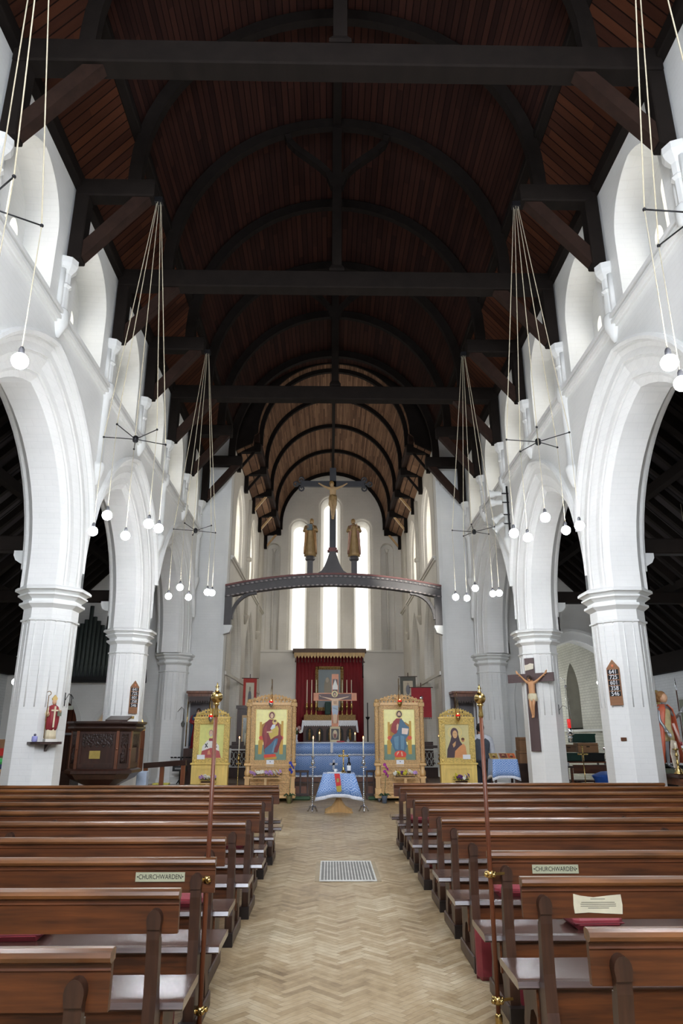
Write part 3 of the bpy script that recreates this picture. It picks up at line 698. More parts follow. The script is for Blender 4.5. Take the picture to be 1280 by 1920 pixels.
# spotlights on the right wall, high between the arches
for z, tilt, l in ((6.92, 0, 'topmost of the four'), (6.70, 0, 'second from the top of the four'), (6.40, .6, 'third from the top of the four'), (6.18, .6, 'lowest of the four')):
    t = thing('spotlight', l + ' white spotlights on the bar by the right wall', 'spotlight', (3.93, 15.32, z), 0, 'white spotlights on the right wall bar')
    h = M().lathe([(.05, 0), (.06, .02), (.06, .16), (.075, .17), (.1, .27), (.1, .28)], (0, 0, 0), 14).build('housing', STONE, t)
    h.rotation_euler = (0, -pi / 2 - tilt, -.25)
    M().lathe([(.001, .272), (.085, .276)], (0, 0, 0), 14).build('lens', mat('spot_lens', (250, 236, 205), .2, emit=(255, 240, 210), es=.6), h)
    M().box(0, .16, -.012, .012, -.012, .012).build('bracket', IRON, t)
    L = bpy.data.lights.new('spot_lamp', 'SPOT'); L.energy = 650; L.spot_size = radians(24); L.spot_blend = .7; L.color = (1, .96, .88); L.shadow_soft_size = .06  # beam added to brighten the chancel
    lo = bpy.data.objects.new('spot_lamp', L); COL.objects.link(lo); lo.parent = t; lo.location = (-.34, -.02, -.02 - .14 * (tilt > 0))
    lo.rotation_euler = (Vector((-.3, 29.0, 5.0 if tilt == 0 else 2.0)) - Vector((3.6, 15.3, z))).to_track_quat('-Z', 'Y').to_euler()
tag(M().tube([(4.06, 15.32, 5.95), (4.06, 15.32, 7.1)], .022, 8).build('spotlight_bar', IRON), 'vertical dark bar holding four spotlights on the right wall', 'bar')

# ================================================================ PEWS
def pew(label, L, s, mids=(1.8,), seatL=None):
    t = thing('wooden_pew', label, 'pew'); X = lambda v: s * v
    SL = seatL or L
    # moulded rail along the top
    pr = [(-.030, .815), (-.036, .828), (-.030, .842), (-.012, .850), (.014, .850), (.026, .842), (.026, .812), (-.012, .806)]
    M().prism(pr, 'YZ', 0, X(L), smooth=False).build('top_rail', PEWRAIL, t)
    M().box(0, X(L), -.014, .012, .675, .81).prism([(-.02, .79), (-.014, .796), (-.014, .784)], 'YZ', 0, X(L)).build('back_board', PEW, t)
    M().prism([(.05, .372), (.06, .395), (.08, .402), (.40, .402), (.425, .396), (.43, .38), (.42, .365), (.06, .362)], 'YZ', X(-.03), X(SL)).build('seat', PEWSEAT, t)
    M().box(X(.06), X(SL - .04), .085, .108, .2, .362).build('seat_rail', PEW, t)
    end = [(-.055, .085), (-.062, .2), (-.038, .30), (-.030, .45), (-.040, .60), (-.050, .66), (-.050, .715), (-.014, .715), (-.014, .66), (.0, .66), (.012, .6), (.022, .5), (.035, .43), (.06, .362), (.40, .362), (.41, .33), (.385, .27), (.37, .2), (.395, .14), (.40, .085),
           (.30, .085), (.285, .16), (.25, .22), (.20, .24), (.14, .22), (.10, .16), (.085, .085)]
    xs = [.07] + list(mids) + [SL - .08]
    for x in xs:
        es = M().prism(end, 'YZ', X(x), X(x + .055)); cxp = X(x + .0275)
        es.prism([(cxp - .0275, .70)] + [(cxp - .032 * cos(pi * i / 8), .735 + .042 * sin(pi * i / 8)) for i in range(9)] + [(cxp + .0275, .70)], 'XZ', -.058, -.0145, smooth=True)
        es.build('end_support', PEWEND, t)
        ft_ = M().box(X(x - .012), X(x + .072), -.09, .44, 0, .085, bev=.008).build('foot', PEWEND, t); M().box(X(x - .014), X(x + .074), -.105, -.06, 0, .088).build('foot_cap', PEWFOOT, ft_)
    return t
RY = [2.77, 3.70, 4.48, 5.36, 6.18, 7.02, 7.95, 8.88, 9.77, 10.52]
LY = [2.56, 3.46, 4.28, 5.08, 5.98, 6.80, 7.64, 8.52, 9.38, 10.10]
ordn = ['nearest the camera', 'second from the camera', 'third from the camera', 'fourth from the camera', 'fifth from the camera', 'sixth from the camera', 'seventh from the camera', 'eighth from the camera', 'ninth from the camera', 'farthest from the camera']
PEWS = {}
for s, sd, YS, x0 in ((-1, 'left', LY, .75), (1, 'right', RY, .83)):
    for i, y in enumerate(YS):
        L = (4.08 if y < 7.9 else 4.75) - x0; SL = None
        if s > 0 and i == 9: SL = 4.10 - x0; L = 4.70 - x0
        if s < 0 and i == 9: L = 4.72 - x0
        ex = ''
        if i == 2: ex = ' with churchwarden plate'
        if s > 0 and i == 1: ex = ' with torn notice'
        p = pew('brown pew %s of the aisle%s, row %s' % (sd, ex, ordn[i]), L, s, (1.8,), SL)
        p.location = (s * (x0 + (-.03 if s < 0 else .01) * (i % 3 - 1)), y, 0); p['group'] = 'wooden pews %s of the aisle' % sd; PEWS[(s, i)] = p
PLATE = mat('green_grey_enamel', (178, 178, 150), .4, var=.05)
for s, x in ((-1, -1.02), (1, 1.23)):
    p = PEWS[(s, 2)]; lx = x - p.location.x
    w = M().box(lx - .135, lx + .135, -.022, -.016, .732, .778)
    n = w.build('name_plate', PLATE, p)
    o = text('lettering', '\u2022CHURCHWARDEN\u2022', .034, BLACK, n, (lx, -.0225, .755), .0008, sx=.82)
p = PEWS[(1, 1)]; nx = 1.19 - p.location.x
pts = [(-.115, .695), (-.05, .699), (.03, .695), (.112, .692), (.116, .73), (.112, .775), (.05, .77), (-.02, .763), (-.08, .770), (-.115, .778), (-.118, .73)]
nt = M().prism([(nx + a, b) for a, b in pts], 'XZ', -.018, -.0155).build('paper_notice', mat('aged_paper', (216, 208, 180), .7, bump=.1), p)
ln = M()
for k, (w, z) in enumerate(((.035, .755), (.08, .741), (.085, .733), (.085, .725), (.05, .717))): ln.box(nx - w, nx + w, -.0190, -.0182, z, z + .0025)
ln.build('text_lines', mat('ink_grey', (120, 116, 100), .8), nt)
def hassock(loc, rz, label, stand=False, hang=False):
    t = thing('red_hassock', label, 'kneeler', loc, rz, 'red padded kneelers among the pews')
    if stand: M().box(-.13, .13, -.045, .045, 0, .335, bev=.03).build('cushion', REDLEA, t); M().box(-.131, .131, -.004, .004, .01, .325).build('piping', mat('dark_red_piping', (96, 26, 34), .5), t)
    else: M().box(-.15, .15, -.13, .13, 0, .085, bev=.03).build('cushion', REDLEA, t); M().box(-.152, .152, -.132, .132, .034, .042, bev=.003).build('piping', mat('dark_red_piping', (96, 26, 34), .5), t)
    return t
def px(s, i, x): return s * x
HS = [(1, 2, 1.14, 'S', .15, 'red kneeler standing on edge under the right churchwarden pew seat'), (1, 2, 1.50, 'T', 0, 'red kneeler lying on the right churchwarden pew seat, seen below the torn notice'), (1, 3, .995, 'S', -.22, 'tall red kneeler propped on the floor at the aisle end, behind the right churchwarden pew'),
      (1, 3, 1.25, 'T', 0, 'red kneeler lying on the fourth right pew seat by the aisle'), (1, 5, 1.15, 'S', .15, 'red kneeler standing under the sixth right pew seat'), (1, 7, 1.15, 'S', .15, 'red kneeler standing under the eighth right pew seat'), (1, 8, 1.12, 'T', 0, 'red kneeler lying on the ninth right pew seat'),
      (-1, 2, 1.06, 'S', .15, 'red kneeler standing on edge under the left churchwarden pew seat'), (-1, 2, 1.85, 'T', 0, 'red kneeler lying on the left churchwarden pew seat, far from the aisle'), (-1, 3, 1.08, 'T', 0, 'red kneeler lying on the fourth left pew seat near the aisle'), (-1, 3, 1.03, 'S', .15, 'red kneeler standing under the fourth left pew seat'),
      (-1, 3, 1.55, 'T', 0, 'red kneeler lying on the fourth left pew seat, second from the aisle'), (-1, 5, 1.05, 'S', .15, 'red kneeler standing under the sixth left pew seat'), (-1, 6, 1.1, 'T', 0, 'red kneeler lying on the seventh left pew seat')]
for s, i, x, k, dy, l in HS:
    y = (RY if s > 0 else LY)[i]
    if k == 'T': hassock((s * x, y + .25, .403), .06 * ((i % 3) - 1), l)
    else: hassock((s * x, y + dy, 0), .03, l, True)

# churchwardens' staves ----------------------------------------------------
def stave(x, y, label):
    t = thing('churchwarden_stave', label, 'staff', (x, y, 0))
    STV = wood('red_brown_stave', (104, 54, 30), .42, .2, 'z', coat=.05)
    M().tube([(0, 0, .0), (0, 0, .9), (0, 0, 1.62)], [.013, .013, .0115], 10).build('pole', STV, t)
    M().lathe([(.014, 0), (.02, .01), (.02, .05), (.014, .06)], (0, 0, 0), 12).build('foot_ferrule', BRASS, t)
    f = M().lathe([(.012, 1.60), (.016, 1.61), (.013, 1.63), (.011, 1.665), (.02, 1.675), (.014, 1.685)], (0, 0, 0), 14); f.ball((0, 0, 1.715), .035, 20, 14)
    f.lathe([(.012, 1.747), (.014, 1.752), (.006, 1.76), (.008, 1.775), (.002, 1.80)], (0, 0, 0), 10); f.box(-.012, .012, -.002, .002, 1.772, 1.778); f.build('ball_finial', BRASS, t)
    for z in (.74, .12):
        b = M().lathe([(.022, z - .018), (.022, z + .018)], (0, 0, 0), 12)
        for k in range(4): b.ball((.03 * cos(k * pi / 2 + .5), .03 * sin(k * pi / 2 + .5), z), .014, 8, 6)
        b.bar((0, 0, z), (.09 if x > 0 else -.09, .03, z), .014, .014); b.build('clip_bracket', BRASS, t)
stave(.865 - .03, 4.40, 'slim red-brown stave with brass ball, clipped to the right churchwarden pew'); stave(-.765, 4.40 - .12, 'slim red-brown stave with brass ball, clipped to the left churchwarden pew')

# floor grille ---------------------------------------------------------------
t = thing('floor_grille', 'white-edged metal heating grille let into the aisle floor', 'grille', (.115, 8.88, 0))
GM = mat('grille_white_metal', (222, 222, 216), .4, .1)
M().box(-.36, .36, -.6, .6, .001, .006).build('stone_surround', mat('grille_surround', (176, 160, 132), .6), t)
M().box(-.30, .30, -.59, .59, .006, .009).build('back_plate', mat('grille_grey', (132, 132, 128), .5, .3), t)
fr = M().box(-.31, .31, -.61, -.585, .006, .016).box(-.31, .31, .585, .61, .006, .016).box(-.31, -.292, -.6, .6, .006, .016).box(.292, .31, -.6, .6, .006, .016).build('frame', GM, t)
for k in range(16): x = -.292 + (k + 1) * .584 / 17; M().box(x - .006, x + .006, -.59, .59, .008, .014).build('bar', GM, t)
# ================================================================ FIGURES
def fing(pts, edges, rad, wi, wp, d, up, k):
    """five separate fingers of unequal length branching from wrist wi"""
    d = Vector(d).normalized(); up = Vector(up).normalized(); sd = d.cross(up)
    pal = Vector(wp) + d * .045 * k; pts.append(tuple(pal)); rad.append((.024 * k, .012 * k)); pi_ = len(pts) - 1; edges.append((wi, pi_))
    for j, (o, l) in enumerate(((-.030, .050), (-.011, .064), (.009, .068), (.028, .058))):
        a = pal + d * .035 * k + up * o * k; b = a + d * l * .5 * k; c = b + d * l * .45 * k - sd * .015 * k
        for q, rr in ((a, .0095), (b, .009), (c, .007)): pts.append(tuple(q)); rad.append((rr * k, rr * k))
        n = len(pts); edges += [(pi_, n - 3), (n - 3, n - 2), (n - 2, n - 1)]
    a = Vector(wp) + d * .02 * k + up * -.035 * k; b = a + d * .035 * k - up * .022 * k
    for q, rr in ((a, .011), (b, .008)): pts.append(tuple(q)); rad.append((rr * k, rr * k))
    n = len(pts); edges += [(wi, n - 2), (n - 2, n - 1)]
def body(h, sh, el, wr, hip, kn, an, toe, head=(0, -.01, .915), lean=0.0, fingers=True, thin=1.0, hd=((1, 0, .4), (-1, 0, .4))):
    """one continuous human surface; joints given for the right side then left, unit height"""
    S_ = lambda p: tuple(c * h for c in p); R = lambda r: (r[0] * h * thin, r[1] * h * thin)
    P = [(0, 0, .50), (lean * .3, -.005, .60), (lean * .7, 0, .71), (lean, 0, .79), (lean, .0, .835), (head[0] + lean, head[1], head[2] - .035), (head[0] + lean, head[1] - .004, head[2] + .01), (head[0] + lean, head[1] + .004, head[2] + .05)]
    r = [(.085, .058), (.072, .05), (.092, .062), (.06, .045), (.028, .028), (.036, .040), (.044, .050), (.032, .038)]
    E = [(i, i + 1) for i in range(7)]
    for k in (0, 1):
        for q, w in ((sh[k], .036), (el[k], .024), (wr[k], .017)): P.append(q); r.append((w, w))
        n = len(P); E += [(3, n - 3), (n - 3, n - 2), (n - 2, n - 1)]
    W_ = [10, 13]
    for k in (0, 1):
        for q, w in ((hip[k], .055), (kn[k], .036), (an[k], .021), (toe[k], .018)): P.append(q); r.append((w, w))
        n = len(P); E += [(0, n - 4), (n - 4, n - 3), (n - 3, n - 2), (n - 2, n - 1)]
    P = [S_(p) for p in P]; r = [R(x) for x in r]
    if fingers:
        for k in (0, 1): fing(P, E, r, W_[k], P[W_[k]], hd[k], (0, 0, 1) if abs(hd[k][2]) < .8 else (1, 0, 0), h / 1.05 * .95)
    return skin_mesh(P, E, r, 2)
CRUC = dict(sh=((.10, 0, .80), (-.10, 0, .80)), el=((.235, .01, .865), (-.235, .01, .865)), wr=((.355, .02, .945), (-.355, .02, .945)),
            hip=((.05, 0, .49), (-.05, 0, .49)), kn=((.035, -.055, .27), (-.03, -.06, .26)), an=((.012, -.02, .06), (-.012, -.03, .055)), toe=((.012, -.05, .005), (-.014, -.06, .0)), head=(-.03, -.045, .885))
def loin(h, material, t, name='loincloth', off=(0, 0, 0)):
    f = lambda a, z: .09 * sin(7 * a + z * 30 / h) + (.12 if cos(a) > .85 else 0)
    return M().lathe([(.088 * h, .55 * h), (.098 * h, .52 * h), (.105 * h, .46 * h), (.10 * h, .41 * h), (.085 * h, .375 * h)], off, 24, fold=f, sy=.75).build(name, material, t)
def hair_cap(t, c, r, material, long=.0, sy=1.05, name='hair'):
    m = M().ball((c[0], c[1] + r * .12, c[2] + r * .10), r, 14, 10, sq=(1, sy, 1.08))
    if long: m.lathe([(r * .75, -long), (r * 1.02, -long * .4), (r * .96, 0)], (c[0], c[1] + r * .38, c[2]), 12, sy=.75)
    return m.build(name, material, t)
def face_bits(mb, c, r):
    """nose, lips, brows and ears set on the head"""
    mb.lathe([(.10 * r, -.30 * r), (.16 * r, -.22 * r), (.07 * r, .18 * r)], (c[0], c[1] - r * .98, c[2]), 6)
    mb.box(c[0] - .2 * r, c[0] + .2 * r, c[1] - r * .98, c[1] - r * .8, c[2] - .52 * r, c[2] - .44 * r)
    for s in (-1, 1): mb.ball((c[0] + s * r * .92, c[1] + .05 * r, c[2]), .2 * r, 6, 5, sq=(.4, .7, 1.2)); mb.ball((c[0] + s * .32 * r, c[1] - r * .86, c[2] + .12 * r), .12 * r, 6, 5)
DARKH = mat('dark_brown_hair', (50, 34, 26), .7, var=.2, scale=30, bump=.5)
GOLDH = mat('gilt_hair', (146, 112, 62), .5, .3, var=.3, scale=30, bump=.5)
def robed(t, h, robe, cloak, skin, hair, arms, headoff=(0, 0), drape=1.0, hd=((0, -1, .3), (0, -1, .3))):
    hx, hy = headoff
    bm_ = body(h, ((.105, 0, .79), (-.105, 0, .79)), *arms, ((.05, 0, .48), (-.05, 0, .48)), ((.05, -.02, .27), (-.05, 0, .27)), ((.05, 0, .05), (-.05, 0, .05)), ((.055, -.07, .015), (-.05, -.07, .015)), head=(hx, hy - .01, .915), hd=hd)
    b = mesh_obj('body', bm_, skin, t)
    fb = M(); c = (hx * h, (hy - .012) * h, .925 * h); face_bits(fb, c, .05 * h); fb.build('face', skin, b)
    f = lambda a, z: (.10 * sin(9 * a + 2 * z / h) + .05 * sin(17 * a + 3)) * max(0, 1 - z / h * 1.15) * drape
    M().lathe([(.0, .0), (.145 * h, .0), (.135 * h, .1 * h), (.122 * h, .3 * h), (.118 * h, .5 * h), (.105 * h, .6 * h), (.12 * h, .70 * h), (.125 * h, .76 * h), (.10 * h, .805 * h), (.045 * h, .835 * h), (.03 * h, .845 * h)], (0, 0, 0), 36, sy=.72, fold=f).build('robe', robe, t)
    if cloak:
        rings = []
        for z, r_, op in ((.06, .165, .9), (.2, .165, .8), (.42, .155, .7), (.62, .148, .5), (.74, .152, .35), (.80, .125, .3), (.835, .075, .3)):
            rg = []
            for i in range(31):
                a = -pi / 2 + op + (2 * pi - 2 * op) * i / 30; q = r_ * h * (1 + (.06 * sin(8 * a + z * 9)) * (1 - z))
                rg.append((q * cos(a), q * sin(a) * .8, z * h))
            rings.append(rg)
        o = M().loft(rings, 0, True, False).build('cloak', cloak, t); md = o.modifiers.new('th', 'SOLIDIFY'); md.thickness = .012 * h
    for k in (0, 1):
        s_, e_, w_ = [Vector((.105, 0, .79)), Vector((-.105, 0, .79))][k], Vector(arms[0][k]), Vector(arms[1][k])
        M().tube([s_ * h, e_ * h, (e_ * .25 + w_ * .75) * h], [.045 * h, .048 * h, .055 * h], 10).build('sleeve', robe, t)
    if hair: hair_cap(t, c, .055 * h, hair, .06 * h)
    return b
# ================================================================ ROOD
RY0 = 20.32
t = thing('rood_beam', 'arched dark rood beam with cresting spanning the chancel opening', 'beam', (0, RY0, 5.4))
ROODB = mat('grey_brown_rood_timber', (70, 66, 66), .5, var=.2, scale=4)
REDB = mat('dull_red_trim', (110, 62, 58), .55)
tp = [(-3.2 + 6.4 * i / 24) for i in range(25)]; fz = lambda x, c: c - .035 * x * x
M().prism([(x, fz(x, .58)) for x in tp] + [(x, fz(x, .36)) for x in tp[::-1]], 'XZ', -.12, .12).build('beam', ROODB, t)
M().prism([(x, fz(x, .70)) for x in tp] + [(x, fz(x, .65)) for x in tp[::-1]], 'XZ', -.17, .17).build('top_moulding', REDB, t)
M().prism([(x, fz(x, .66)) for x in tp] + [(x, fz(x, .57)) for x in tp[::-1]], 'XZ', -.145, .145).prism([(x, fz(x, .375)) for x in tp] + [(x, fz(x, .33)) for x in tp[::-1]], 'XZ', -.145, .145).build('moulding', ROODB, t)
cr = M()
for i in range(46):
    x = -3.1 + i * .138
    for zo in (.6, .34): cr.ball((x, -.15, fz(x, zo)), .032, 8, 5, sq=(1.5, .5, .8))
cr.build('carved_cresting', mat('pale_grey_carving', (150, 142, 140), .6), t)
for s in (-1, 1):
    M().box(s * 3.0, s * 3.2, -.1, .1, -.85, .28).build('post', ROODB, t)
    pts = [(s * (3.0 - .72 * (1 - cos(pi / 2 * i / 8))), 0, -.66 + .78 * sin(pi / 2 * i / 8)) for i in range(9)]
    b = M()
    for i in range(8): b.bar(pts[i], pts[i + 1], .09, .14, up=(0, 1, 0))
    b.build('curved_bracket', ROODB, t)
    M().prism([(s * 3.2, -1.12), (s * 3.02, -1.06), (s * 2.96, -.9), (s * 2.96, -.85), (s * 3.2, -.85)], 'XZ', -.12, .12).build('stone_corbel', STONE, t)
def trefoil(mb, x, z, s, y0, y1):
    for dx, dz in ((0, .15), (s * .17, 0), (0, -.15)):
        mb.tube([(x + dx + .075 * cos(k * pi / 4), (y0 + y1) / 2, z + dz + .075 * sin(k * pi / 4)) for k in range(8)], .028, 6, closed=True)
        mb.bar((x, 0, z), (x + dx, 0, z + dz), .05, .05, up=(0, 1, 0))
t = thing('rood_crucifix', 'tall dark crucifix with gilded figure standing on the middle of the rood beam', 'crucifix', (-.03, RY0, 6.1))
cx = M().box(-.10, .10, -.05, .05, .7, 3.4).box(-.95, .95, -.05, .05, 2.78, 2.96)
trefoil(cx, -.98, 2.87, -1, -.04, .04); trefoil(cx, .98, 2.87, 1, -.04, .04)
cx.build('cross', mat('rood_cross_dark', (52, 52, 56), .5), t)
bs = M(); rr = [(.46 - .37 * (i / 8) ** .5, i / 8 * .68) for i in range(9)]
bs.prism([(r_, z) for r_, z in rr] + [(-r_, z) for r_, z in rr[::-1]], 'XZ', -.08, .08); bs.build('flared_base', ROODB, t)
M().box(-.16, .16, -.09, .09, .68, .73).box(-.13, .13, -.08, .08, .73, .80).build('base_moulding', REDB, t)
GF = mat('gilded_carved_wood', (150, 122, 80), .5, .2, var=.35, scale=7)
PF = mat('pale_carved_flesh', (178, 148, 108), .5, var=.15)
bd = mesh_obj('body', body(1.28, fingers=False, **CRUC), PF, t, (0, -.13, 1.66)); M().lathe([(.105, .80), (.125, .72), (.118, .6), (.125, .5), (.10, .42), (.085, .36)], (0, 0, 0), 24, sy=.7, fold=lambda a, z: .1 * sin(7 * a + 9 * z)).build('draped_robe', GF, bd)
hair_cap(bd, (-.04, -.05, 1.17), .075, GOLDH, .08)
for x, l, rb, lo in ((-.71, 'gilded saint holding a book, standing left of the rood crucifix', 'brown_gilt_robe', 1), (.62, 'gilded saint with folded hands, standing right of the rood crucifix', 'rose_gilt_robe', 0)):
    t = thing('rood_saint', l, 'statue', (x, RY0, 6.08), 0, 'gilded saints on the rood beam')
    M().box(-.085, .085, -.06, .06, 0, .42).build('post', ROODB, t); M().lathe([(.11, .42), (.15, .46), (.15, .5), (.13, .56)], (0, 0, 0), 8, smooth=False).build('plinth', ROODB, t)
    r_ = mat(rb, (148, 108, 62) if lo else (150, 112, 96), .5, .3, var=.4, scale=6)
    n0 = set(o.name for o in t.children)
    robed(t, 1.2, GF, r_, PF, GOLDH, (((.15, -.03, .66), (-.15, -.03, .66)), ((.06, -.12, .74), (-.06, -.12, .70))), headoff=(.03 if lo else -.02, -.02))
    for o in t.children:
        if o.name not in n0: o.location = (0, 0, .56)
    if lo: M().box(-.10, .06, -.2, -.15, .56 + .78, .56 + .96).build('blue_book', mat('blue_grey_book', (92, 106, 110), .6), t)

# ================================================================ ICON STANDS
def ell(cx, cy, rx, ry=None, n=18): ry = ry or rx; return [(cx + rx * cos(2 * pi * k / n), cy + ry * sin(2 * pi * k / n)) for k in range(n)]
def painting(name, parent, x0, x1, z0, z1, y, layers):
    """a painted panel: coloured shapes laid over one another, u right and v up in 0..1"""
    mb = M(); ms = [MATS.get('pt_%d_%d_%d' % c) or mat('pt_%d_%d_%d' % c, c, .4, var=.07, scale=14, bump=.05) for c in dict.fromkeys(c for c, p in layers)]
    idx = {c: i for i, c in enumerate(dict.fromkeys(c for c, p in layers))}
    for k, (c, p) in enumerate(layers):
        pp = [(x0 + (x1 - x0) * min(1, max(0, u)), z0 + (z1 - z0) * min(1, max(0, v))) for u, v in p]
        mb.prism(pp, 'XZ', y - .0006 * k, y - .0006 * k - .0005, mi=idx[c])
    return mb.build(name, ms, parent, fix=False)
R4 = lambda a, b, c, d: [(a, b), (c, b), (c, d), (a, d)]
def px2(l, x=290, y=1170, w=505, h=765): return [((a - x) / w, (y - b) / h) for a, b in l]
YB, GG, TH, TH2 = (250, 242, 168), (112, 140, 124), (200, 156, 58), (170, 122, 40)
def throne(dx=0): 
    q = lambda l: px2([(a + dx, b) for a, b in l])
    return [(YB, R4(0, 0, 1, 1)), (GG, R4(0, 0, 1, .295)), (TH, q([(358, 600), (392, 600), (392, 900), (358, 900)])), (TH, q([(700, 585), (735, 585), (735, 900), (700, 900)])), (TH2, q([(392, 640), (460, 600), (640, 600), (700, 640), (700, 900), (392, 900)])),
            (TH, q([(345, 880), (420, 880), (400, 1085), (345, 1085)])), (TH, q([(670, 880), (735, 880), (735, 1085), (680, 1085)])), ((214, 84, 56), q(ell(390, 840, 38, 30))), ((214, 84, 56), q(ell(705, 840, 34, 30)))]
def head(cx, cy, halo, hair_, k=1.0, beard=False):
    L = [((226, 200, 108), px2(ell(cx, cy, 62 * k, 64 * k))), (YB, px2(ell(cx, cy, 55 * k, 57 * k))), (hair_, px2(ell(cx, cy, 46 * k, 54 * k))), ((224, 188, 150), px2(ell(cx, cy + 6 * k, 26 * k, 38 * k)))]
    if beard: L += [(hair_, px2([(cx - 22 * k, cy + 22 * k), (cx + 22 * k, cy + 22 * k), (cx, cy + 58 * k)]))]
    L += [((70, 44, 34), px2(R4(cx - 14 * k, cy - 4, cx - 5 * k, cy))), ((70, 44, 34), px2(R4(cx + 5 * k, cy - 4, cx + 14 * k, cy))), ((170, 84, 70), px2(R4(cx - 7 * k, cy + 22 * k, cx + 7 * k, cy + 25 * k)))]
    return L
MAR, BLU, SK = (128, 36, 44), (70, 108, 136), (224, 188, 150)
MOTHER = throne() + [(MAR, px2([(510, 560), (590, 560), (655, 610), (685, 700), (690, 790), (722, 840), (690, 930), (650, 1060), (440, 1060), (425, 900), (400, 800), (412, 690), (450, 610)])),
    ((150, 56, 60), px2([(430, 700), (470, 640), (480, 900), (450, 1000)])), (BLU, px2([(445, 1010), (540, 930), (610, 850), (655, 850), (640, 930), (600, 1000), (590, 1080), (450, 1090)])), ((108, 144, 168), px2([(560, 1060), (600, 900), (625, 870), (590, 1060)])),
    ((206, 180, 84), px2([(500, 770), (560, 700), (640, 650), (662, 700), (655, 800), (590, 830), (540, 865)])), ((214, 222, 230), px2([(530, 700), (560, 640), (610, 640), (600, 690), (545, 720)])), ((226, 200, 108), px2(ell(598, 600, 40, 42))), (SK, px2(ell(598, 606, 20, 26))), ((92, 56, 40), px2(ell(598, 585, 22, 16))),
    (SK, px2([(470, 745), (560, 735), (560, 760), (475, 765)])), ((222, 70, 46), px2([(440, 1090), (620, 1080), (630, 1120), (440, 1140)])), (TH, px2([(450, 1140), (640, 1120), (640, 1155), (450, 1165)]))] + head(548, 500, None, (110, 40, 46))
CHRIST = throne() + [((150, 44, 46), px2([(500, 545), (590, 545), (560, 780), (480, 790), (405, 740), (420, 660), (450, 590)])), (BLU, px2([(560, 545), (600, 570), (650, 640), (700, 680), (690, 790), (640, 860), (660, 960), (620, 1050), (470, 1040), (430, 960), (395, 880), (440, 800), (500, 770), (530, 680)])),
    ((98, 140, 166), px2([(450, 830), (530, 810), (520, 1020), (470, 1000)])), ((98, 140, 166), px2([(560, 800), (620, 820), (610, 1020), (560, 1010)])), ((236, 214, 200), px2([(585, 690), (690, 700), (670, 790), (580, 780)])), (SK, px2([(500, 650), (520, 620), (535, 640), (520, 720), (500, 730)])),
    ((222, 64, 44), px2(ell(550, 1090, 95, 60))), (SK, px2([(500, 1060), (530, 1040), (530, 1060), (490, 1110)])), (SK, px2([(560, 1050), (580, 1050), (590, 1110), (570, 1115)])), (TH, px2([(460, 1130), (640, 1130), (640, 1165), (460, 1165)]))] + head(545, 480, None, (80, 52, 38), 1.0, True)
PB = (216, 216, 130)
BISHOP = [(PB, R4(0, 0, 1, 1)), ((226, 214, 120), ell(.47, .74, .2, .15)), (PB, ell(.47, .74, .18, .135)), ((178, 84, 84), [(.08, 0), (.16, .33), (.36, .5), (.6, .5), (.8, .34), (.92, 0)]), ((232, 230, 222), [(.14, .34), (.33, .52), (.62, .52), (.82, .36), (.84, .2), (.5, .3), (.12, .2)]),
    ((60, 60, 66), [(.24, .30), (.28, .30), (.36, .44), (.32, .44)]), ((60, 60, 66), [(.34, .30), (.38, .32), (.26, .43), (.23, .41)]), ((60, 60, 66), [(.62, .30), (.66, .30), (.74, .43), (.70, .43)]), ((60, 60, 66), [(.72, .30), (.75, .31), (.64, .43), (.61, .41)]),
    ((170, 140, 120), ell(.47, .74, .09, .1)), ((214, 180, 150), ell(.47, .72, .07, .085)), ((196, 186, 176), [(.41, .70), (.53, .70), (.47, .6)]), ((150, 60, 70), R4(.4, .5, .55, .58)), ((60, 50, 40), R4(.43, .74, .455, .746)), ((60, 50, 40), R4(.485, .74, .51, .746)), ((210, 150, 110), [(.36, .1), (.5, .1), (.44, .24), (.38, .2)])]
MADO = [((206, 196, 140), R4(0, 0, 1, 1)), ((226, 206, 130), ell(.42, .76, .30, .2)), ((214, 200, 140), ell(.42, .76, .27, .18)), ((70, 52, 60), [(.05, 0), (.08, .25), (.22, .5), (.3, .72), (.55, .72), (.62, .5), (.8, .3), (.9, .0)]), ((84, 58, 66), ell(.40, .74, .16, .16)), ((214, 170, 120), ell(.42, .70, .10, .12)),
    ((216, 150, 96), [(.36, .0), (.4, .2), (.6, .34), (.76, .42), (.84, .34), (.88, .1), (.86, 0)]), ((226, 206, 130), ell(.74, .54, .11, .08)), ((196, 140, 100), ell(.74, .53, .07, .065)), ((92, 56, 40), ell(.74, .56, .07, .04)), ((206, 160, 110), [(.3, .4), (.45, .5), (.42, .36), (.34, .3)]), ((60, 40, 34), R4(.37, .72, .40, .73)), ((60, 40, 34), R4(.44, .72, .47, .73)), ((160, 70, 60), R4(.39, .64, .45, .645))]
CARD = mat('white_notice_card', (236, 238, 242), .6, bump=0, var=.02)
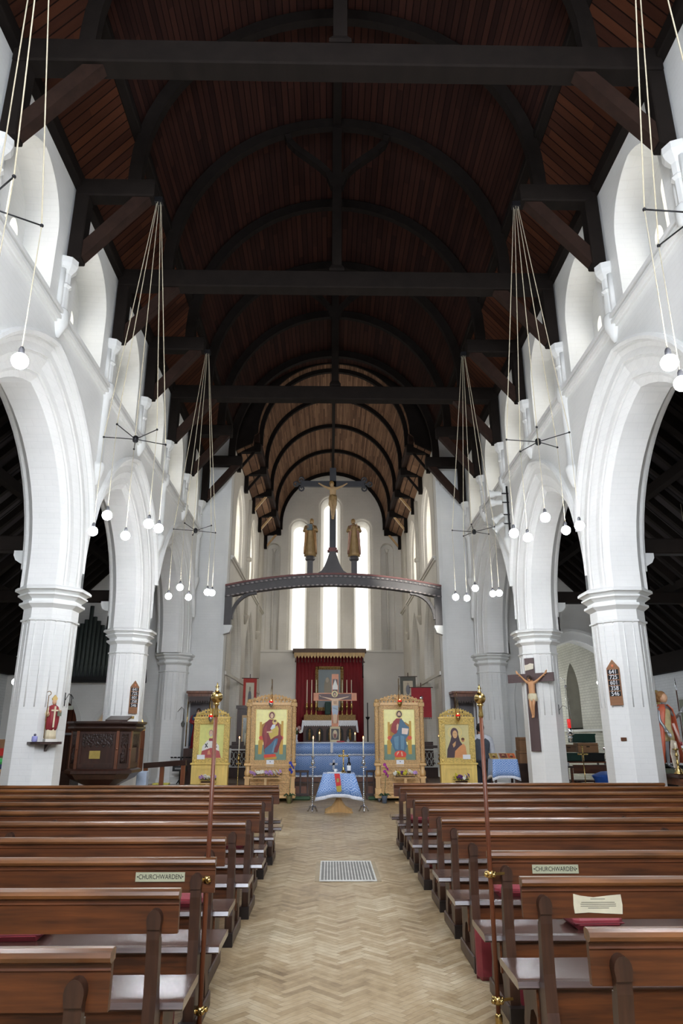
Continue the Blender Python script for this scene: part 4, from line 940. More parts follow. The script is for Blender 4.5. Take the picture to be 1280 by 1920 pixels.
def crest(w, z0, h, y, mt, t, seed):
    rnd = random.Random(seed); mb = M(); n = 26
    out = [(-w + 2 * w * i / n, z0 + h * (.28 + .72 * max(0, sin(pi * i / n)) ** .9) + .018 * (1 if i % 2 else -1)) for i in range(n + 1)]
    holes = []
    for i in range(-5, 6):
        for j in range(2):
            x = i * w / 6.2 + (.5 * w / 6.2 if j else 0); z = z0 + .035 + j * h * .42
            top = z0 + h * (.28 + .72 * max(0, sin(pi * (x + w) / (2 * w))) ** .9) if abs(x) < w else 0
            if abs(x) < w * .9 and z + .045 < top and abs(x) > .05: holes.append(ell(x, z, .018 + .008 * rnd.random(), .022, 7))
    mb.prism([(w, z0), (-w, z0)] + out, 'XZ', y - .02, y + .02, holes)
    for i in range(-6, 7):
        a = i / 6.5; x = a * w; top = h * (.28 + .72 * max(0, cos(a * pi / 2)) ** .9)
        mb.tube([(x + .03 * cos(k) * (1 - k / 12), y - .028, z0 + top * .45 + .03 * sin(k) * (1 - k / 12)) for k in range(10)], .008, 5)
    mb.build('carved_crest', mt, t)
def icon_stand(x, y, rz, label, layers, big, seed):
    t = thing('icon_stand', label, 'icon stand', (x, y, 0), rz, 'carved wooden icon stands before the chancel')
    cv, pl = (CARVT, PLAINT) if big else (CARVY, PLAINY)
    if big:
        W_, zt, p0, p1, pw, cz = .62, 2.24, .93, 2.10, .385, .26
        M().box(-W_, W_, -.22, .26, .09, .16, bev=.015).build('platform', pl, t)
        for cx_, cy_ in ((-.52, -.14), (.52, -.14), (-.52, .18), (.52, .18)): 
            M().tube([(cx_ - .02, cy_, .04), (cx_ + .02, cy_, .04)], .038, 12).box(cx_ - .028, cx_ + .028, cy_ - .03, cy_ + .03, .05, .09).build('castor', STEEL, t)
        M().box(-.47, .47, -.02, .02, .16, .80).build('back_panel', cv, t)
        lp = M()
        for z in (.18, .42, .62, .76): lp.box(-.46, .46, -.045, -.02, z, z + .03)
        lp.build('panel_moulding', pl, t)
        for s in (-1, 1):
            q = M().box(s * .46, s * .61, -.08, .08, .16, .30, bev=.01).box(s * .48, s * .59, -.06, .06, .30, .52).box(s * .46, s * .61, -.075, .075, .52, .56)
            q.lathe([(.05, .56), (.075, .6), (.075, .66), (.05, .72), (.06, .78), (.06, .8)], (s * .535, 0, 0), 14).box(s * .455, s * .62, -.09, .09, .80, .86, bev=.01)
            q.build('lower_post', pl, t)
            tw = M(); tw.lathe([(.055, .86), (.065, .9), (.045, .95), (.06, 1.0), (.045, 1.04)] + [(.05 + .006 * (k % 2), 1.06 + k * .025) for k in range(40)] + [(.06, 2.06), (.045, 2.08), (.06, 2.1), (.045, 2.14), (.055, 2.18)], (s * .55, -.03, 0), 14)
            tw.build('turned_column', cv, t)
            M().box(s * .47, s * .62, -.09, .06, 2.16, 2.26, bev=.012).lathe([(.05, 2.26), (.055, 2.3), (.03, 2.34)], (s * .55, -.03, 0), 10).build('capital_block', cv, t)
        M().box(-.49, .49, -.03, .03, .82, p0).box(-.49, .49, -.03, .03, p1, zt).box(-.49, -pw, -.03, .03, p0, p1).box(pw, .49, -.03, .03, p0, p1).build('frame', cv, t)
        M().box(-.5, .5, -.06, .03, .80, .835).box(-.5, .5, -.06, .03, 2.2, 2.25).build('cornice', pl, t)
        crest(.56, 2.25, .20, 0, cv, t, seed)
        painting('painting', t, -pw, pw, p0, p1, -.008, layers)
        for s in (-1, 1): M().box(s * pw, s * (pw - .012), -.036, -.005, p0, p1).build('gilt_slip', BRASS, t)
        c = M().box(-.09, .09, -.045, -.040, .79, .93).build('notice_card', CARD, t); M().box(-.012, .012, -.047, -.045, .88, .90).build('emblem_print', mat('card_print', (90, 100, 120), .6), c)
        z_l = 2.2; yl = -.14
    else:
        W_, zt, p0, p1, pw = .43, 1.88, .99, 1.74, .285
        M().box(-.42, .42, -.10, .12, .0, .84).build('plinth', pl, t)
        M().box(-.33, -.29, -.115, -.095, .121, .739).box(.29, .33, -.115, -.095, .121, .739).box(-.33, .33, -.117, -.095, .74, .78).box(-.33, .33, -.117, -.095, .08, .12).build('panel_moulding', pl, t)
        M().box(-.45, .45, -.13, .13, .84, .88, bev=.008).build('shelf', pl, t)
        M().box(-.42, .42, -.05, .05, .88, p0).box(-.42, .42, -.05, .05, p1, zt).box(-.42, -pw, -.05, .05, p0, p1).box(pw, .42, -.05, .05, p0, p1).build('frame', cv, t)
        M().box(-.44, .44, -.075, .06, zt, zt + .025).box(-.42, .42, -.066, -.05, 1.765, 1.775).build('cornice', pl, t)
        for xx in (-.36, .36):
            for zz in (.935, 1.82): M().lathe([(.001, 0), (.035, .0), (.03, .02), (.012, .024)], (0, 0, 0), 12).build('carved_boss', pl, t, (xx, -.05, zz)).rotation_euler = (pi / 2, 0, 0)
        crest(.40, zt + .025, .2, 0, cv, t, seed)
        painting('painting', t, -pw, pw, p0, p1, -.02, layers)
        cx_ = -.22 if x < 0 else .2
        M().box(cx_ - .09, cx_ + .09, -.068, -.062, .96, 1.06).build('notice_card', CARD, t)
    return t
IY = 17.62
icon_stand(-1.51, IY, 0, 'tall honey-coloured carved icon stand with throned mother and child, left of the aisle', MOTHER, True, 1)
icon_stand(1.60, IY, 0, 'tall honey-coloured carved icon stand with throned bearded Christ holding a book', CHRIST, True, 2)
icon_stand(-2.88, 17.25, .0, 'smaller golden icon stand with bishop saint, at the left end', BISHOP, False, 3)
icon_stand(2.93, 17.25, 0, 'smaller golden icon stand with half-length mother and child, at the right end', MADO, False, 4)
def icon_lamp(x, y, z, label):
    t = thing('hanging_icon_lamp', label, 'oil lamp', (x, y, z), 0, 'red oil lamps hanging before the icons')
    M().lathe([(.001, -.12), (.02, -.11), (.045, -.07), (.06, -.03), (.055, 0)], (0, 0, 0), 14).build('bowl', SILVER if x < 0 else BRASS, t)
    M().lathe([(.03, -.02), (.045, 0), (.05, .04), (.048, .045)], (0, 0, 0), 14).build('red_glass_cup', REDGL, t)
    M().ball((0, 0, .05), .012, 8, 6, sq=(1, 1, 1.8)).build('flame', FLAME, t)
    c = M()
    for k in range(3): a = k * 2.094 + .4; c.tube([(.055 * cos(a), .055 * sin(a), 0), (0, 0, .42)], .003, 5)
    c.tube([(0, 0, .42), (0, 0, .55)], .004, 5).build('chains', BRASS, t); M().tube([(0, 0, .55), (0, .25, .57), (0, .27, -.02)], .008, 6).build('hanger_arm', BRASS, t)
icon_lamp(-1.51, IY - .30, 2.24, 'red lamp hanging before the throned mother and child'); icon_lamp(1.60, IY - .30, 2.26, 'red lamp hanging before the throned Christ')
icon_lamp(-2.88, 16.95, 1.90, 'red lamp hanging before the bishop icon'); icon_lamp(2.93, 16.95, 1.92, 'red lamp hanging before the small mother and child icon')

# flowers --------------------------------------------------------------------
LEAF = mat('leaf_green', (44, 74, 42), .5, var=.3); STEM = mat('stem_green', (70, 100, 60), .6)
def fcol(n, c): return MATS.get('petal_' + n) or mat('petal_' + n, c, .5, var=.12, scale=20, bump=0)
WHF, LIL, PUR, YEL, BLF, MAG = fcol('white', (240, 238, 226)), fcol('lilac', (196, 156, 214)), fcol('purple', (110, 60, 130)), fcol('yellow', (226, 216, 70)), fcol('blue', (44, 64, 176)), fcol('magenta', (172, 52, 150))
def blossom(r):
    mb = M()
    for k in range(6):
        a = k * pi / 3; mb.ball((r * .55 * cos(a), r * .55 * sin(a), 0), r * .48, 8, 5, sq=(1, 1, .45))
    mb.ball((0, 0, r * .22), r * .35, 8, 6); return mb
BLS = {}
def bunch(loc, w, d, items, label, pot, rz=0, n=14, h=.1, seed=1):
    t = thing('flower_arrangement', label, 'flowers', loc, rz); rnd = random.Random(seed)
    M().box(-w * .42, w * .42, -d * .4, d * .4, 0, h * .8, bev=.02).build('trough', pot, t)
    fo = M()
    for k in range(int(46)):
        x, y = (rnd.random() - .5) * w, (rnd.random() - .5) * d; a = rnd.random() * 6.3; l = .05 + .05 * rnd.random(); z = h * .7 + rnd.random() * .07
        ux, uy = cos(a), sin(a); fo.add([(x, y, z), (x + ux * l * .5 - uy * .015, y + uy * l * .5 + ux * .015, z + .03), (x + ux * l, y + uy * l, z + .01), (x + ux * l * .5 + uy * .015, y + uy * l * .5 - ux * .015, z + .03)], [(0, 1, 2, 3)])
    fo.build('foliage', LEAF, t)
    for k in range(n):
        m_ = items[int(k * len(items) / n)]; x = -w / 2 + w * (k + .5) / n; key = m_.name
        if key not in BLS: BLS[key] = blossom(.046).build('blossom', m_, t); o = BLS[key]
        else: o = BLS[key].copy(); COL.objects.link(o); o.parent = t
        o.location = (x, -d * .35 + (k % 3 - 1) * d * .25, h + .05 + .05 * rnd.random() + (.03 if k % 2 else 0)); o.rotation_euler = (pi / 3, rnd.random() - .5, rnd.random() * 3)
bunch((-1.58, 17.30, .56), .72, .18, [LIL, WHF, WHF, LIL, LIL, WHF, LIL], 'trough of lilac and white flowers on the throned mother icon stand', DARKWX, n=18, h=.02, seed=3)
bunch((1.68, 17.30, .56), .55, .18, [WHF, YEL, PUR, YEL, WHF, WHF, LIL], 'bunch of yellow, purple and white flowers below the throned Christ icon', DARKWX, n=14, h=.02, seed=4)
bunch((-2.88, 17.02, .46), .36, .14, [LIL, WHF, WHF, LIL], 'small bunch of white and lilac flowers before the bishop icon', DARKWX, n=10, h=.04, seed=5)
bunch((2.95, 17.02, .46), .34, .14, [YEL, PUR, PUR, WHF, PUR], 'small bunch of purple and yellow flowers before the right end icon', DARKWX, n=10, h=.04, seed=6)
for xx in ((-1.58, .72), (1.68, .55), (-2.88, .36), (2.95, .34)):
    big = abs(xx[0]) < 2; z = .54 if big else .44
    tag(M().box(xx[0] - xx[1] / 2, xx[0] + xx[1] / 2, 17.2 if big else 16.93, (17.40 if big else 17.11), z, z + .02).box(xx[0] - .03, xx[0] + .03, 17.22 if big else 16.95, 17.27 if big else 17.0, 0, z).box(xx[0] - xx[1] / 2.2, xx[0] + xx[1] / 2.2, 17.2 if big else 16.95, 17.38 if big else 17.09, 0, .03).build('flower_table', PALEW), 'low wooden stand under the flowers at the %s icon' % {-1.58: 'throned mother', 1.68: 'throned Christ', -2.88: 'bishop', 2.95: 'right end'}[xx[0]], 'stand')
def orchid(loc, petals, pot, label, hgt, n):
    t = thing('potted_orchid', label, 'potted plant', loc)
    M().lathe([(.05, 0), (.07, .15), (.072, .16)], (0, 0, 0), 14).build('pot', pot, t)
    M().tube([(0, 0, .14), (.02, -.02, hgt * .5), (.05, -.03, hgt)], .006, 6).build('stem', STEM, t)
    lf = M()
    for k in range(5):
        a = k * 1.3; lf.tube([(0, 0, .15), (.08 * cos(a), .08 * sin(a), .2), (.16 * cos(a), .14 * sin(a), .16)], [.008, .022, .004], 6)
    lf.build('leaves', LEAF, t)
    for k in range(n):
        o = blossom(.04).build('blossom', petals, t); o.location = (.05 + .035 * ((k % 3) - 1), -.05, hgt - .05 * k + .1); o.rotation_euler = (pi / 2.4, 0, k)
orchid((-1.02, 17.22, 0), BLF, mat('olive_pot', (110, 108, 70), .5), 'potted blue orchid by the right edge of the left tall icon stand', .78, 5)
orchid((1.18, 17.22, 0), MAG, mat('blue_grey_pot', (96, 108, 124), .5), 'grey pot with magenta flower at the left edge of the right tall icon stand', .74, 6)
# ================================================================ IN FRONT OF THE ALTAR
def cloth(name, x0, x1, y0, y1, zt, zb, material, parent, flare=.10, hemw=.03, n=12, seed=1, pts=None):
    """table cloth: flat top, hanging folds, longer pointed corners"""
    rnd = random.Random(seed); per = []
    for a, b in (((x0, y0), (x1, y0)), ((x1, y0), (x1, y1)), ((x1, y1), (x0, y1)), ((x0, y1), (x0, y0))):
        for i in range(n): f = i / n; per.append((a[0] + (b[0] - a[0]) * f, a[1] + (b[1] - a[1]) * f, min(f, 1 - f) * 2))
    cx, cy = (x0 + x1) / 2, (y0 + y1) / 2; N = len(per)
    def ringat(q):
        out = []
        for k, (x, y, c) in enumerate(per):
            dx, dy = (1 if x > cx else -1) if abs(x - cx) > (x1 - x0) * .49 else 0, (1 if y > cy else -1) if abs(y - cy) > (y1 - y0) * .49 else 0
            w = flare * q * ((1 - c) ** 3 * 1.0 + .10 + .10 * sin(k * 2.1 + seed))
            z = zt - (zt - zb) * q - ((1 - c) ** 4) * .06 * q
            out.append((x + dx * w, y + dy * w, z))
        return out
    m = M(); R = [ringat(q) for q in (0, .03, .3, .6, .86)]; H = [ringat(q) for q in (.86, 1.0)]
    m.loft(R, 0, True); m.add([(cx, cy, zt)] + R[0], [(0, 1 + k, 1 + (k + 1) % N) for k in range(N)], 0)
    o = m.build(name, material, parent); hm = M().loft(H, 0, True)
    f = hm.build('fringe', WHITEF, o)
    for q in (o, f): md = q.modifiers.new('t', 'SOLIDIFY'); md.thickness = .006
    return o
TX, TY = .10, 15.35
t = thing('small_altar_table', 'small round-footed pale wooden table in the aisle before the altar', 'table', (TX, TY, 0))
M().box(-.31, .31, -.27, .27, .715, .74, bev=.008).build('tabletop', PALEW, t)
ft = M()
for k in range(4):
    a = k * pi / 2 + pi / 4; d = (cos(a), sin(a))
    pr = [(.03, .0), (.38, .0), (.38, .03), (.30, .06), (.18, .11), (.09, .2), (.05, .26), (.0, .26), (0, 0)]
    V = []; w = .022
    for sgn in (-1, 1): V += [(d[0] * r - d[1] * w * sgn, d[1] * r + d[0] * w * sgn, z) for r, z in pr]
    n = len(pr); ft.add(V, [tuple(range(n)), tuple(range(2 * n - 1, n - 1, -1))] + [(i, (i + 1) % n, n + (i + 1) % n, n + i) for i in range(n)])
ft.build('splayed_foot', PALEW, t)
M().box(-.05, .05, -.05, .05, .2, .715, bev=.01).build('pedestal', PALEW, t)
c = cloth('tablecloth', TX - .325, TX + .325, TY - .285, TY + .285, .748, .30, BLUE, None, .14, seed=2); tag(c, 'blue brocade cloth with white fringe over the small table in the aisle', 'tablecloth')
t = thing('red_ribbon_marker', 'red and gold cloth hanging over the front of the small blue table', 'cloth', (TX - .04, TY - .29, .75))
M().prism([(-.055, .002), (.055, .002), (.085, -.22), (-.015, -.24)], 'XZ', -.035, -.03).build('band', mat('scarlet_cloth', (206, 44, 48), .5), t)
M().prism([(-.015, -.24), (.085, -.22), (.095, -.33), (.05, -.345), (.0, -.34)], 'XZ', -.036, -.03).build('gold_end', mat('olive_gold_cloth', (176, 156, 60), .5), t)
M().box(-.005, .045, -.038, -.035, -.16, -.09).build('gold_emblem', BRASS, t)
t = thing('altar_cross', 'ornate brass cross on a round foot at the back of the small blue table', 'cross', (TX + .10, TY + .12, .75))
M().lathe([(.07, 0), (.07, .015), (.04, .03), (.02, .06), (.03, .09), (.012, .11), (.012, .2)], (0, 0, 0), 14).build('foot', BRASS, t)
c = M().box(-.014, .014, -.007, .007, .16, .42).box(-.085, .085, -.007, .007, .315, .343)
for p in ((-.085, .33), (.085, .33), (0, .43)): c.ball((p[0], 0, p[1]), .026, 8, 6, sq=(1, .5, 1))
c.ball((0, 0, .33), .03, 8, 6, sq=(1, .5, 1)); c.build('cross', BRASS, t)
t = thing('wine_bottle', 'dark wine bottle with pale label on the small blue table', 'bottle', (TX + .21, TY - .12, .75))
M().lathe([(.038, 0), (.04, .01), (.04, .17), (.032, .2), (.015, .225), (.014, .29), (.017, .292), (.017, .305)], (0, 0, 0), 18).build('glass_body', mat('dark_bottle_glass', (18, 16, 20), .08), t)
M().lathe([(.0405, .05), (.0408, .051), (.0408, .15), (.0405, .151)], (0, 0, 0), 18).build('label', WHITEP, t); M().lathe([(.0165, .25), (.0175, .251), (.0175, .307)], (0, 0, 0), 12).build('cap', BLACK, t)
tag(M().box(TX - .24, TX + .06, TY - .2, TY + .02, .75, .768, bev=.004).build('white_service_book', WHITEP), 'white book lying flat on the small blue table', 'book')
t = thing('white_cup', 'small white cup beside the brass cross on the small blue table', 'cup', (TX - .07, TY - .08, .768)); M().lathe([(.02, 0), (.03, .02), (.034, .06), (.03, .062)], (0, 0, 0), 14).build('bowl', WHITEP, t); M().tube([(.033, 0, .05), (.055, 0, .035), (.03, 0, .018)], .005, 6).build('handle', WHITEP, t)
tag(M().lathe([(.05, 0), (.06, .006), (.055, .012)], (TX - .16, TY + .1, .75), 14).build('brass_dish', BRASS), 'small brass dish on the left of the blue table', 'dish')
def standing_candle(x, y, mt, h, ch, label, lit=True, z0=0, cross=True, grp=None):
    t = thing('standing_candlestick', label, 'candlestick', (x, y, z0), 0, grp)
    if mt is SILVER:
        b = M().lathe([(.02, .13), (.03, .10), (.02, .08)], (0, 0, 0), 12)
        for k in range(3): a = k * 2.094 - pi / 2; b.tube([(0, 0, .10), (.06 * cos(a), .06 * sin(a), .09), (.095 * cos(a), .095 * sin(a), .03), (.11 * cos(a), .11 * sin(a), .0)], [.02, .022, .016, .02], 8)
    else: b = M().lathe([(.10, 0), (.10, .02), (.06, .05), (.03, .1), (.02, .14)], (0, 0, 0), 14)
    b.build('tripod_foot', mt, t)
    z = .12; pr = [(.012, z)]
    while z < h - .2: pr += [(.012, z), (.019, z + .016), (.012, z + .032)]; z += .04
    pr += [(.012, z), (.03, z + .03), (.045, z + .06), (.03, z + .09), (.014, h - .04), (.04, h - .02), (.04, h)]
    M().lathe(pr, (0, 0, 0), 10).build('twisted_stem', mt, t)
    if cross: M().box(-.065, .065, -.008, .008, h - .235, h - .205).box(-.012, .012, -.01, .01, h - .30, h - .14).build('cross_ornament', mt, t)
    M().lathe([(.013, h), (.012, h + ch)], (0, 0, 0), 10).build('candle', WAX, t)
    if lit: M().lathe([(.001, h + ch), (.011, h + ch + .02), (.007, h + ch + .04), (.001, h + ch + .06)], (0, 0, 0), 8).build('flame', FLAME, t)
    return t
standing_candle(-.44, 15.42, SILVER, 1.08, .34, 'tall twisted silver candlestick left of the small blue table, candle lit'); standing_candle(.62, 15.42, SILVER, 1.08, .34, 'tall twisted silver candlestick right of the small blue table, candle lit')
standing_candle(-2.33, 18.1, BRASS, 1.05, .36, 'slender brass candlestick lit between the two left icon stands'); standing_candle(2.62, 18.0, BRASS, 1.05, .40, 'slender brass candlestick lit between the two right icon stands')
for s, xa, xb in ((-1, -2.1, -.60), (1, .80, 2.2)):
    sd = 'left' if s < 0 else 'right'
    t = thing('prayer_rail', 'low dark wooden prayer rail behind the %s tall icon stand' % sd, 'rail', ((xa + xb) / 2, 18.25, 0)); L = (xb - xa) / 2
    M().box(-L, L, -.07, .07, .62, .67, bev=.012).build('top_rail', DARKWX, t); M().box(-L, L, -.03, .03, .08, .14).build('bottom_rail', DARKWX, t); M().box(-L, L, -.015, .015, .14, .30).build('lower_panel', MIDW, t)
    k = 0; x = -L + .03
    while x < L: M().box(x - .02, x + .02, -.025, .025, .0, .62, bev=.005).build('post', DARKW, t); x += (2 * L - .06) / 8
    tag(M().box(xa + .05, xb + (.06 if s < 0 else -.06), 17.98, 18.14, 0, .085, bev=.03).build('green_kneeler', mat('sage_green_cushion', (70, 98, 72), .6)), 'long green kneeling cushion in front of the %s prayer rail' % sd, 'cushion')
# ================================================================ BLUE ALTAR
t = thing('blue_altar', 'long altar draped in blue brocade across the chancel step', 'altar', (.02, 20.0, .3))
M().box(-1.35, 1.35, .02, .98, 0, .98).build('altar_table', MIDW, t)
def frill(x0, x1, z0, z1, y, ms, n=60, amp=.012):
    m = M(); P = [(x0 + (x1 - x0) * i / n, y + amp * sin(i * 1.1) * (1)) for i in range(n + 1)]
    m.loft([[(p[0], p[1] - .012 * q, z1 + (z0 - z1) * q) for p in P] for q in (0, .5, 1)], 0, True, False); o = m; return o
a = frill(-1.38, 1.38, .16, .98, 0, None, 50, .006).build('frontal', BLUE, t); a.modifiers.new('t', 'SOLIDIFY').thickness = .006
a = frill(-1.40, 1.40, .70, 1.0, -.03, None, 50, .004).build('superfrontal', BLUE, t); a.modifiers.new('t', 'SOLIDIFY').thickness = .006
f = frill(-1.38, 1.38, .12, .17, -.016, None, 120, .01).build('fringe', WHITEF, t); f = frill(-1.40, 1.40, .67, .71, -.045, None, 120, .01).build('fringe', WHITEF, t)
M().box(-1.42, 1.42, -.05, 1.0, .985, 1.01, bev=.008).build('top_cloth', BLUE, t); M().box(-1.42, 1.42, -.056, -.04, .985, 1.008).build('white_edging', WHITEF, t)
c = M().box(-.03, .03, -.048, -.04, .3, .56).box(-.11, .11, -.048, -.04, .42, .48).build('embroidered_cross', mat('silver_embroidery', (196, 204, 218), .5), t)
tag(M().prism([(-.07, 1.312), (.0, 1.312), (.0, 1.05), (-.035, 1.03), (-.07, 1.05)], 'XZ', 19.925, 19.935).build('white_ribbon', WHITEP), 'short white cloth strip hanging over the front of the blue altar', 'cloth')
tag(M().box(.10, .32, 19.98, 20.2, 1.31, 1.345, bev=.01).build('red_gospel_book', mat('scarlet_book', (176, 34, 48), .4)), 'red book lying on the blue altar at the foot of the painted crucifix', 'book')
def altar_candle(x, y, z, ch, label):
    t = thing('altar_candle', label, 'candle', (x, y, z)); M().lathe([(.04, 0), (.04, .01), (.015, .02), (.015, .04)], (0, 0, 0), 10).build('holder', BRASS, t); M().lathe([(.011, .04), (.011, ch)], (0, 0, 0), 8).build('candle', WAX, t)
    M().lathe([(.001, ch), (.013, ch + .025), (.007, ch + .045), (.001, ch + .06)], (0, 0, 0), 8).build('flame', FLAME, t)
altar_candle(-.38, 20.4, 1.31, .22, 'lit candle standing on the blue altar, left of the painted crucifix'); altar_candle(.62, 20.4, 1.31, .20, 'lit candle standing on the blue altar, right of the painted crucifix')
tag(M().lathe([(.03, 0), (.045, .04), (.02, .09), (.012, .14), (.02, .145)], (.42, 20.2, 1.31), 12).build('glass_cruet', GLASSP), 'little glass cruet on the blue altar', 'cruet')
t = thing('flower_vase', 'white vase of pink and white flowers at the left end of the blue altar', 'flowers', (-1.02, 20.3, 1.31)); M().lathe([(.04, 0), (.05, .03), (.025, .08), (.035, .18), (.05, .2)], (0, 0, 0), 14).build('vase', WHITEP, t)
PINK = fcol('pink', (206, 160, 150))
for k in range(7): o = blossom(.05).build('blossom', PINK if k % 2 else WHF, t); o.location = (.11 * cos(k * 2.4), .06 * sin(k * 2.4) - .03, .28 + .035 * (k % 4)); o.rotation_euler = (pi / 2.5, 0, k)
M().tube([(0, 0, .18), (.02, 0, .3)], .03, 8).build('foliage', LEAF, t)
t = thing('dark_statuette', 'small dark leafy pot behind the vase on the blue altar', 'pot', (-1.12, 20.55, 1.31)); M().ball((0, 0, .22), .10, 10, 8, sq=(1, 1, 1.1)).build('foliage', mat('dark_leaf', (20, 40, 26), .6), t); M().lathe([(.04, 0), (.06, .1)], (0, 0, 0), 10).build('pot', BLACK, t)
# painted crucifix behind the blue altar
t = thing('painted_crucifix', 'flat orange-edged painted crucifix rising behind the blue altar', 'crucifix', (.06, 20.86, 1.31))
ORE = mat('salmon_orange_paint', (214, 140, 100), .45); DKR = mat('dark_umber_paint', (72, 40, 36), .45)
M().box(-.145, .145, -.07, .07, 0, .42).build('pedestal', mat('cream_pedestal', (206, 190, 150), .5), t)
painting('pedestal_icon', t, -.11, .11, .06, .36, -.072, [((60, 50, 50), R4(0, 0, 1, 1)), ((206, 190, 150), ell(.5, .5, .3, .4)), ((120, 60, 50), ell(.5, .42, .2, .3)), ((214, 180, 150), ell(.5, .62, .12, .12))])
M().box(-.10, .10, -.02, .02, .42, 1.90).box(-.63, .63, -.02, .02, 1.14, 1.36).build('cross_board', ORE, t)
painting('cross_painting', t, -.63, .63, .42, 1.90, -.021, [((84, 44, 40), R4(.445, .06, .555, .90)), ((84, 44, 40), R4(.12, .505, .88, .617)), ((232, 228, 220), R4(.44, .70, .56, .78)), ((228, 226, 214), [(.45, .78), (.5, .9), (.53, .84), (.55, .78)])])
painting('painted_body', t, -.63, .63, .42, 1.90, -.027, [(SK, [(.13, .60), (.15, .57), (.44, .53), (.56, .53), (.82, .57), (.87, .6), (.80, .555), (.58, .5), (.57, .38), (.555, .30), (.54, .06), (.46, .06), (.445, .30), (.43, .38), (.42, .5), (.2, .555)]),
    ((190, 148, 112), [(.46, .48), (.54, .48), (.535, .42), (.465, .42)]), ((190, 148, 112), R4(.497, .06, .503, .22)), ((176, 190, 204), [(.43, .395), (.57, .395), (.575, .28), (.55, .21), (.5, .24), (.45, .21), (.43, .28)]), ((140, 156, 172), [(.45, .36), (.56, .33), (.56, .31), (.45, .34)]),
    ((226, 206, 130), ell(.49, .615, .075, .062)), ((238, 226, 170), ell(.49, .615, .062, .052)), ((66, 44, 34), ell(.49, .61, .042, .046)), ((206, 166, 128), ell(.492, .603, .026, .034)), ((66, 44, 34), [(.475, .585), (.51, .585), (.492, .562)])])
# ================================================================ HIGH ALTAR
t = thing('high_altar', 'dark panelled high altar with lace-edged white cloth under the east windows', 'altar', (-.09, 30.2, 1.1))
M().box(-1.1, 1.1, 0, .8, 0, .95).build('altar_body', mat('dark_reredos_wood', (66, 40, 34), .5, var=.3), t)
for k in range(5):
    x = -.84 + k * .42; M().prism(arch(.15, .2, .5, .18, n=6, yc=x), 'XZ', -.012, .0).build('niche', BLACK, t)
    M().lathe([(.05, .2), (.045, .35), (.055, .48), (.02, .52), (.035, .56), (.035, .6), (.01, .64)], (x, -.03, 0), 10, sy=.6).build('carved_saint', GILT, t)
M().box(-1.15, 1.15, -.03, .82, .95, .98).build('white_cloth_top', WHITEF, t)
lace = [(-1.15 + 2.3 * i / 50, .78 - (.035 if i % 2 else 0)) for i in range(51)]
M().prism([(1.15, .97), (-1.15, .97)] + lace, 'XZ', -.035, -.028).build('lace_frontlet', WHITEF, t); M().prism([(1.15, .97), (1.05, .97), (1.13, .5), (1.2, .5)], 'XZ', -.036, -.026).prism([(-1.15, .97), (-1.05, .97), (-1.13, .5), (-1.2, .5)], 'XZ', -.036, -.026).build('lace_end', WHITEF, t)
M().box(-1.1, 1.1, .55, .85, .98, 1.22).build('gradine', GILT, t)
tag(M().box(-.31, -.05, 30.7, 30.95, 2.33, 2.85, bev=.03).build('tabernacle_veil', mat('bottle_green_veil', (18, 52, 46), .7)), 'dark green veiled tabernacle on the high altar behind the crucifix', 'tabernacle')
for k, x in enumerate((-1.08, -.88, -.68, .44, .64, .84)):
    t = thing('altar_candlestick', 'tall brass candlestick on the high altar, %s' % ('outermost on the left', 'second from the left', 'third from the left', 'third from the right', 'second from the right', 'outermost on the right')[k], 'candlestick', (x, 30.86, 2.32), 0, 'six tall candlesticks on the high altar')
    M().lathe([(.09, 0), (.05, .05), (.02, .12), (.015, .22), (.05, .3), (.06, .36), (.03, .4), (.055, .46), (.055, .48)], (0, 0, 0), 12).build('stick', BRASS, t); M().lathe([(.02, .48), (.018, 1.46)], (0, 0, 0), 10).build('candle', WAX, t)
t = thing('altar_painting', 'large grey-blue painting in an ornate gilt frame over the high altar', 'painting', (-.12, 31.14, 2.5))
fr = M().box(-.62, .62, -.05, 0, 0, .14).box(-.62, .62, -.05, 0, 1.74, 1.88).box(-.62, -.48, -.05, 0, 0, 1.88).box(.48, .62, -.05, 0, 0, 1.88)
for i in range(-4, 5):
    for z in (.07, 1.81): fr.ball((i * .14, -.05, z), .06, 8, 5, sq=(1, .6, 1))
for z in range(1, 12): fr.ball((-.56, -.05, z * .155), .06, 8, 5, sq=(1, .6, 1)); fr.ball((.56, -.05, z * .155), .06, 8, 5, sq=(1, .6, 1))
fr.build('gilt_frame', GILT, t)
painting('canvas', t, -.48, .48, .14, 1.74, -.012, [((94, 106, 108), R4(0, 0, 1, 1)), ((78, 88, 92), [(0, 0), (1, 0), (1, .3), (.5, .45), (0, .25)]), ((120, 106, 78), ell(.42, .5, .16, .3)), ((150, 136, 110), ell(.4, .72, .07, .07)), ((110, 120, 122), ell(.75, .7, .2, .2))])
t = thing('dossal_curtain', 'dark red curtain hanging behind the high altar', 'curtain', (-.10, 31.22, 1.1))
a = frill(-1.48, 1.48, 0, 3.75, 0, None, 110, .03).build('hanging', REDC, t); a.modifiers.new('t', 'SOLIDIFY').thickness = .01
t = thing('curtain_pelmet', 'wooden pelmet with pointed tan pennants above the red curtain', 'pelmet', (-.12, 31.05, 4.74))
M().box(-1.62, 1.62, -.1, .2, .22, .40).build('board', mat('grey_brown_board', (84, 66, 54), .6), t)
TAN = mat('tan_fabric', (190, 160, 116), .7); zz = M()
for k in range(22):
    x = -1.56 + k * 3.12 / 22; w = 3.12 / 22; zz.prism([(x, .22), (x + w, .22), (x + w * .95, .08), (x + w / 2, -.04), (x + w * .05, .08)], 'XZ', -.11, -.10)
zz.build('pennants', TAN, t); ta = M()
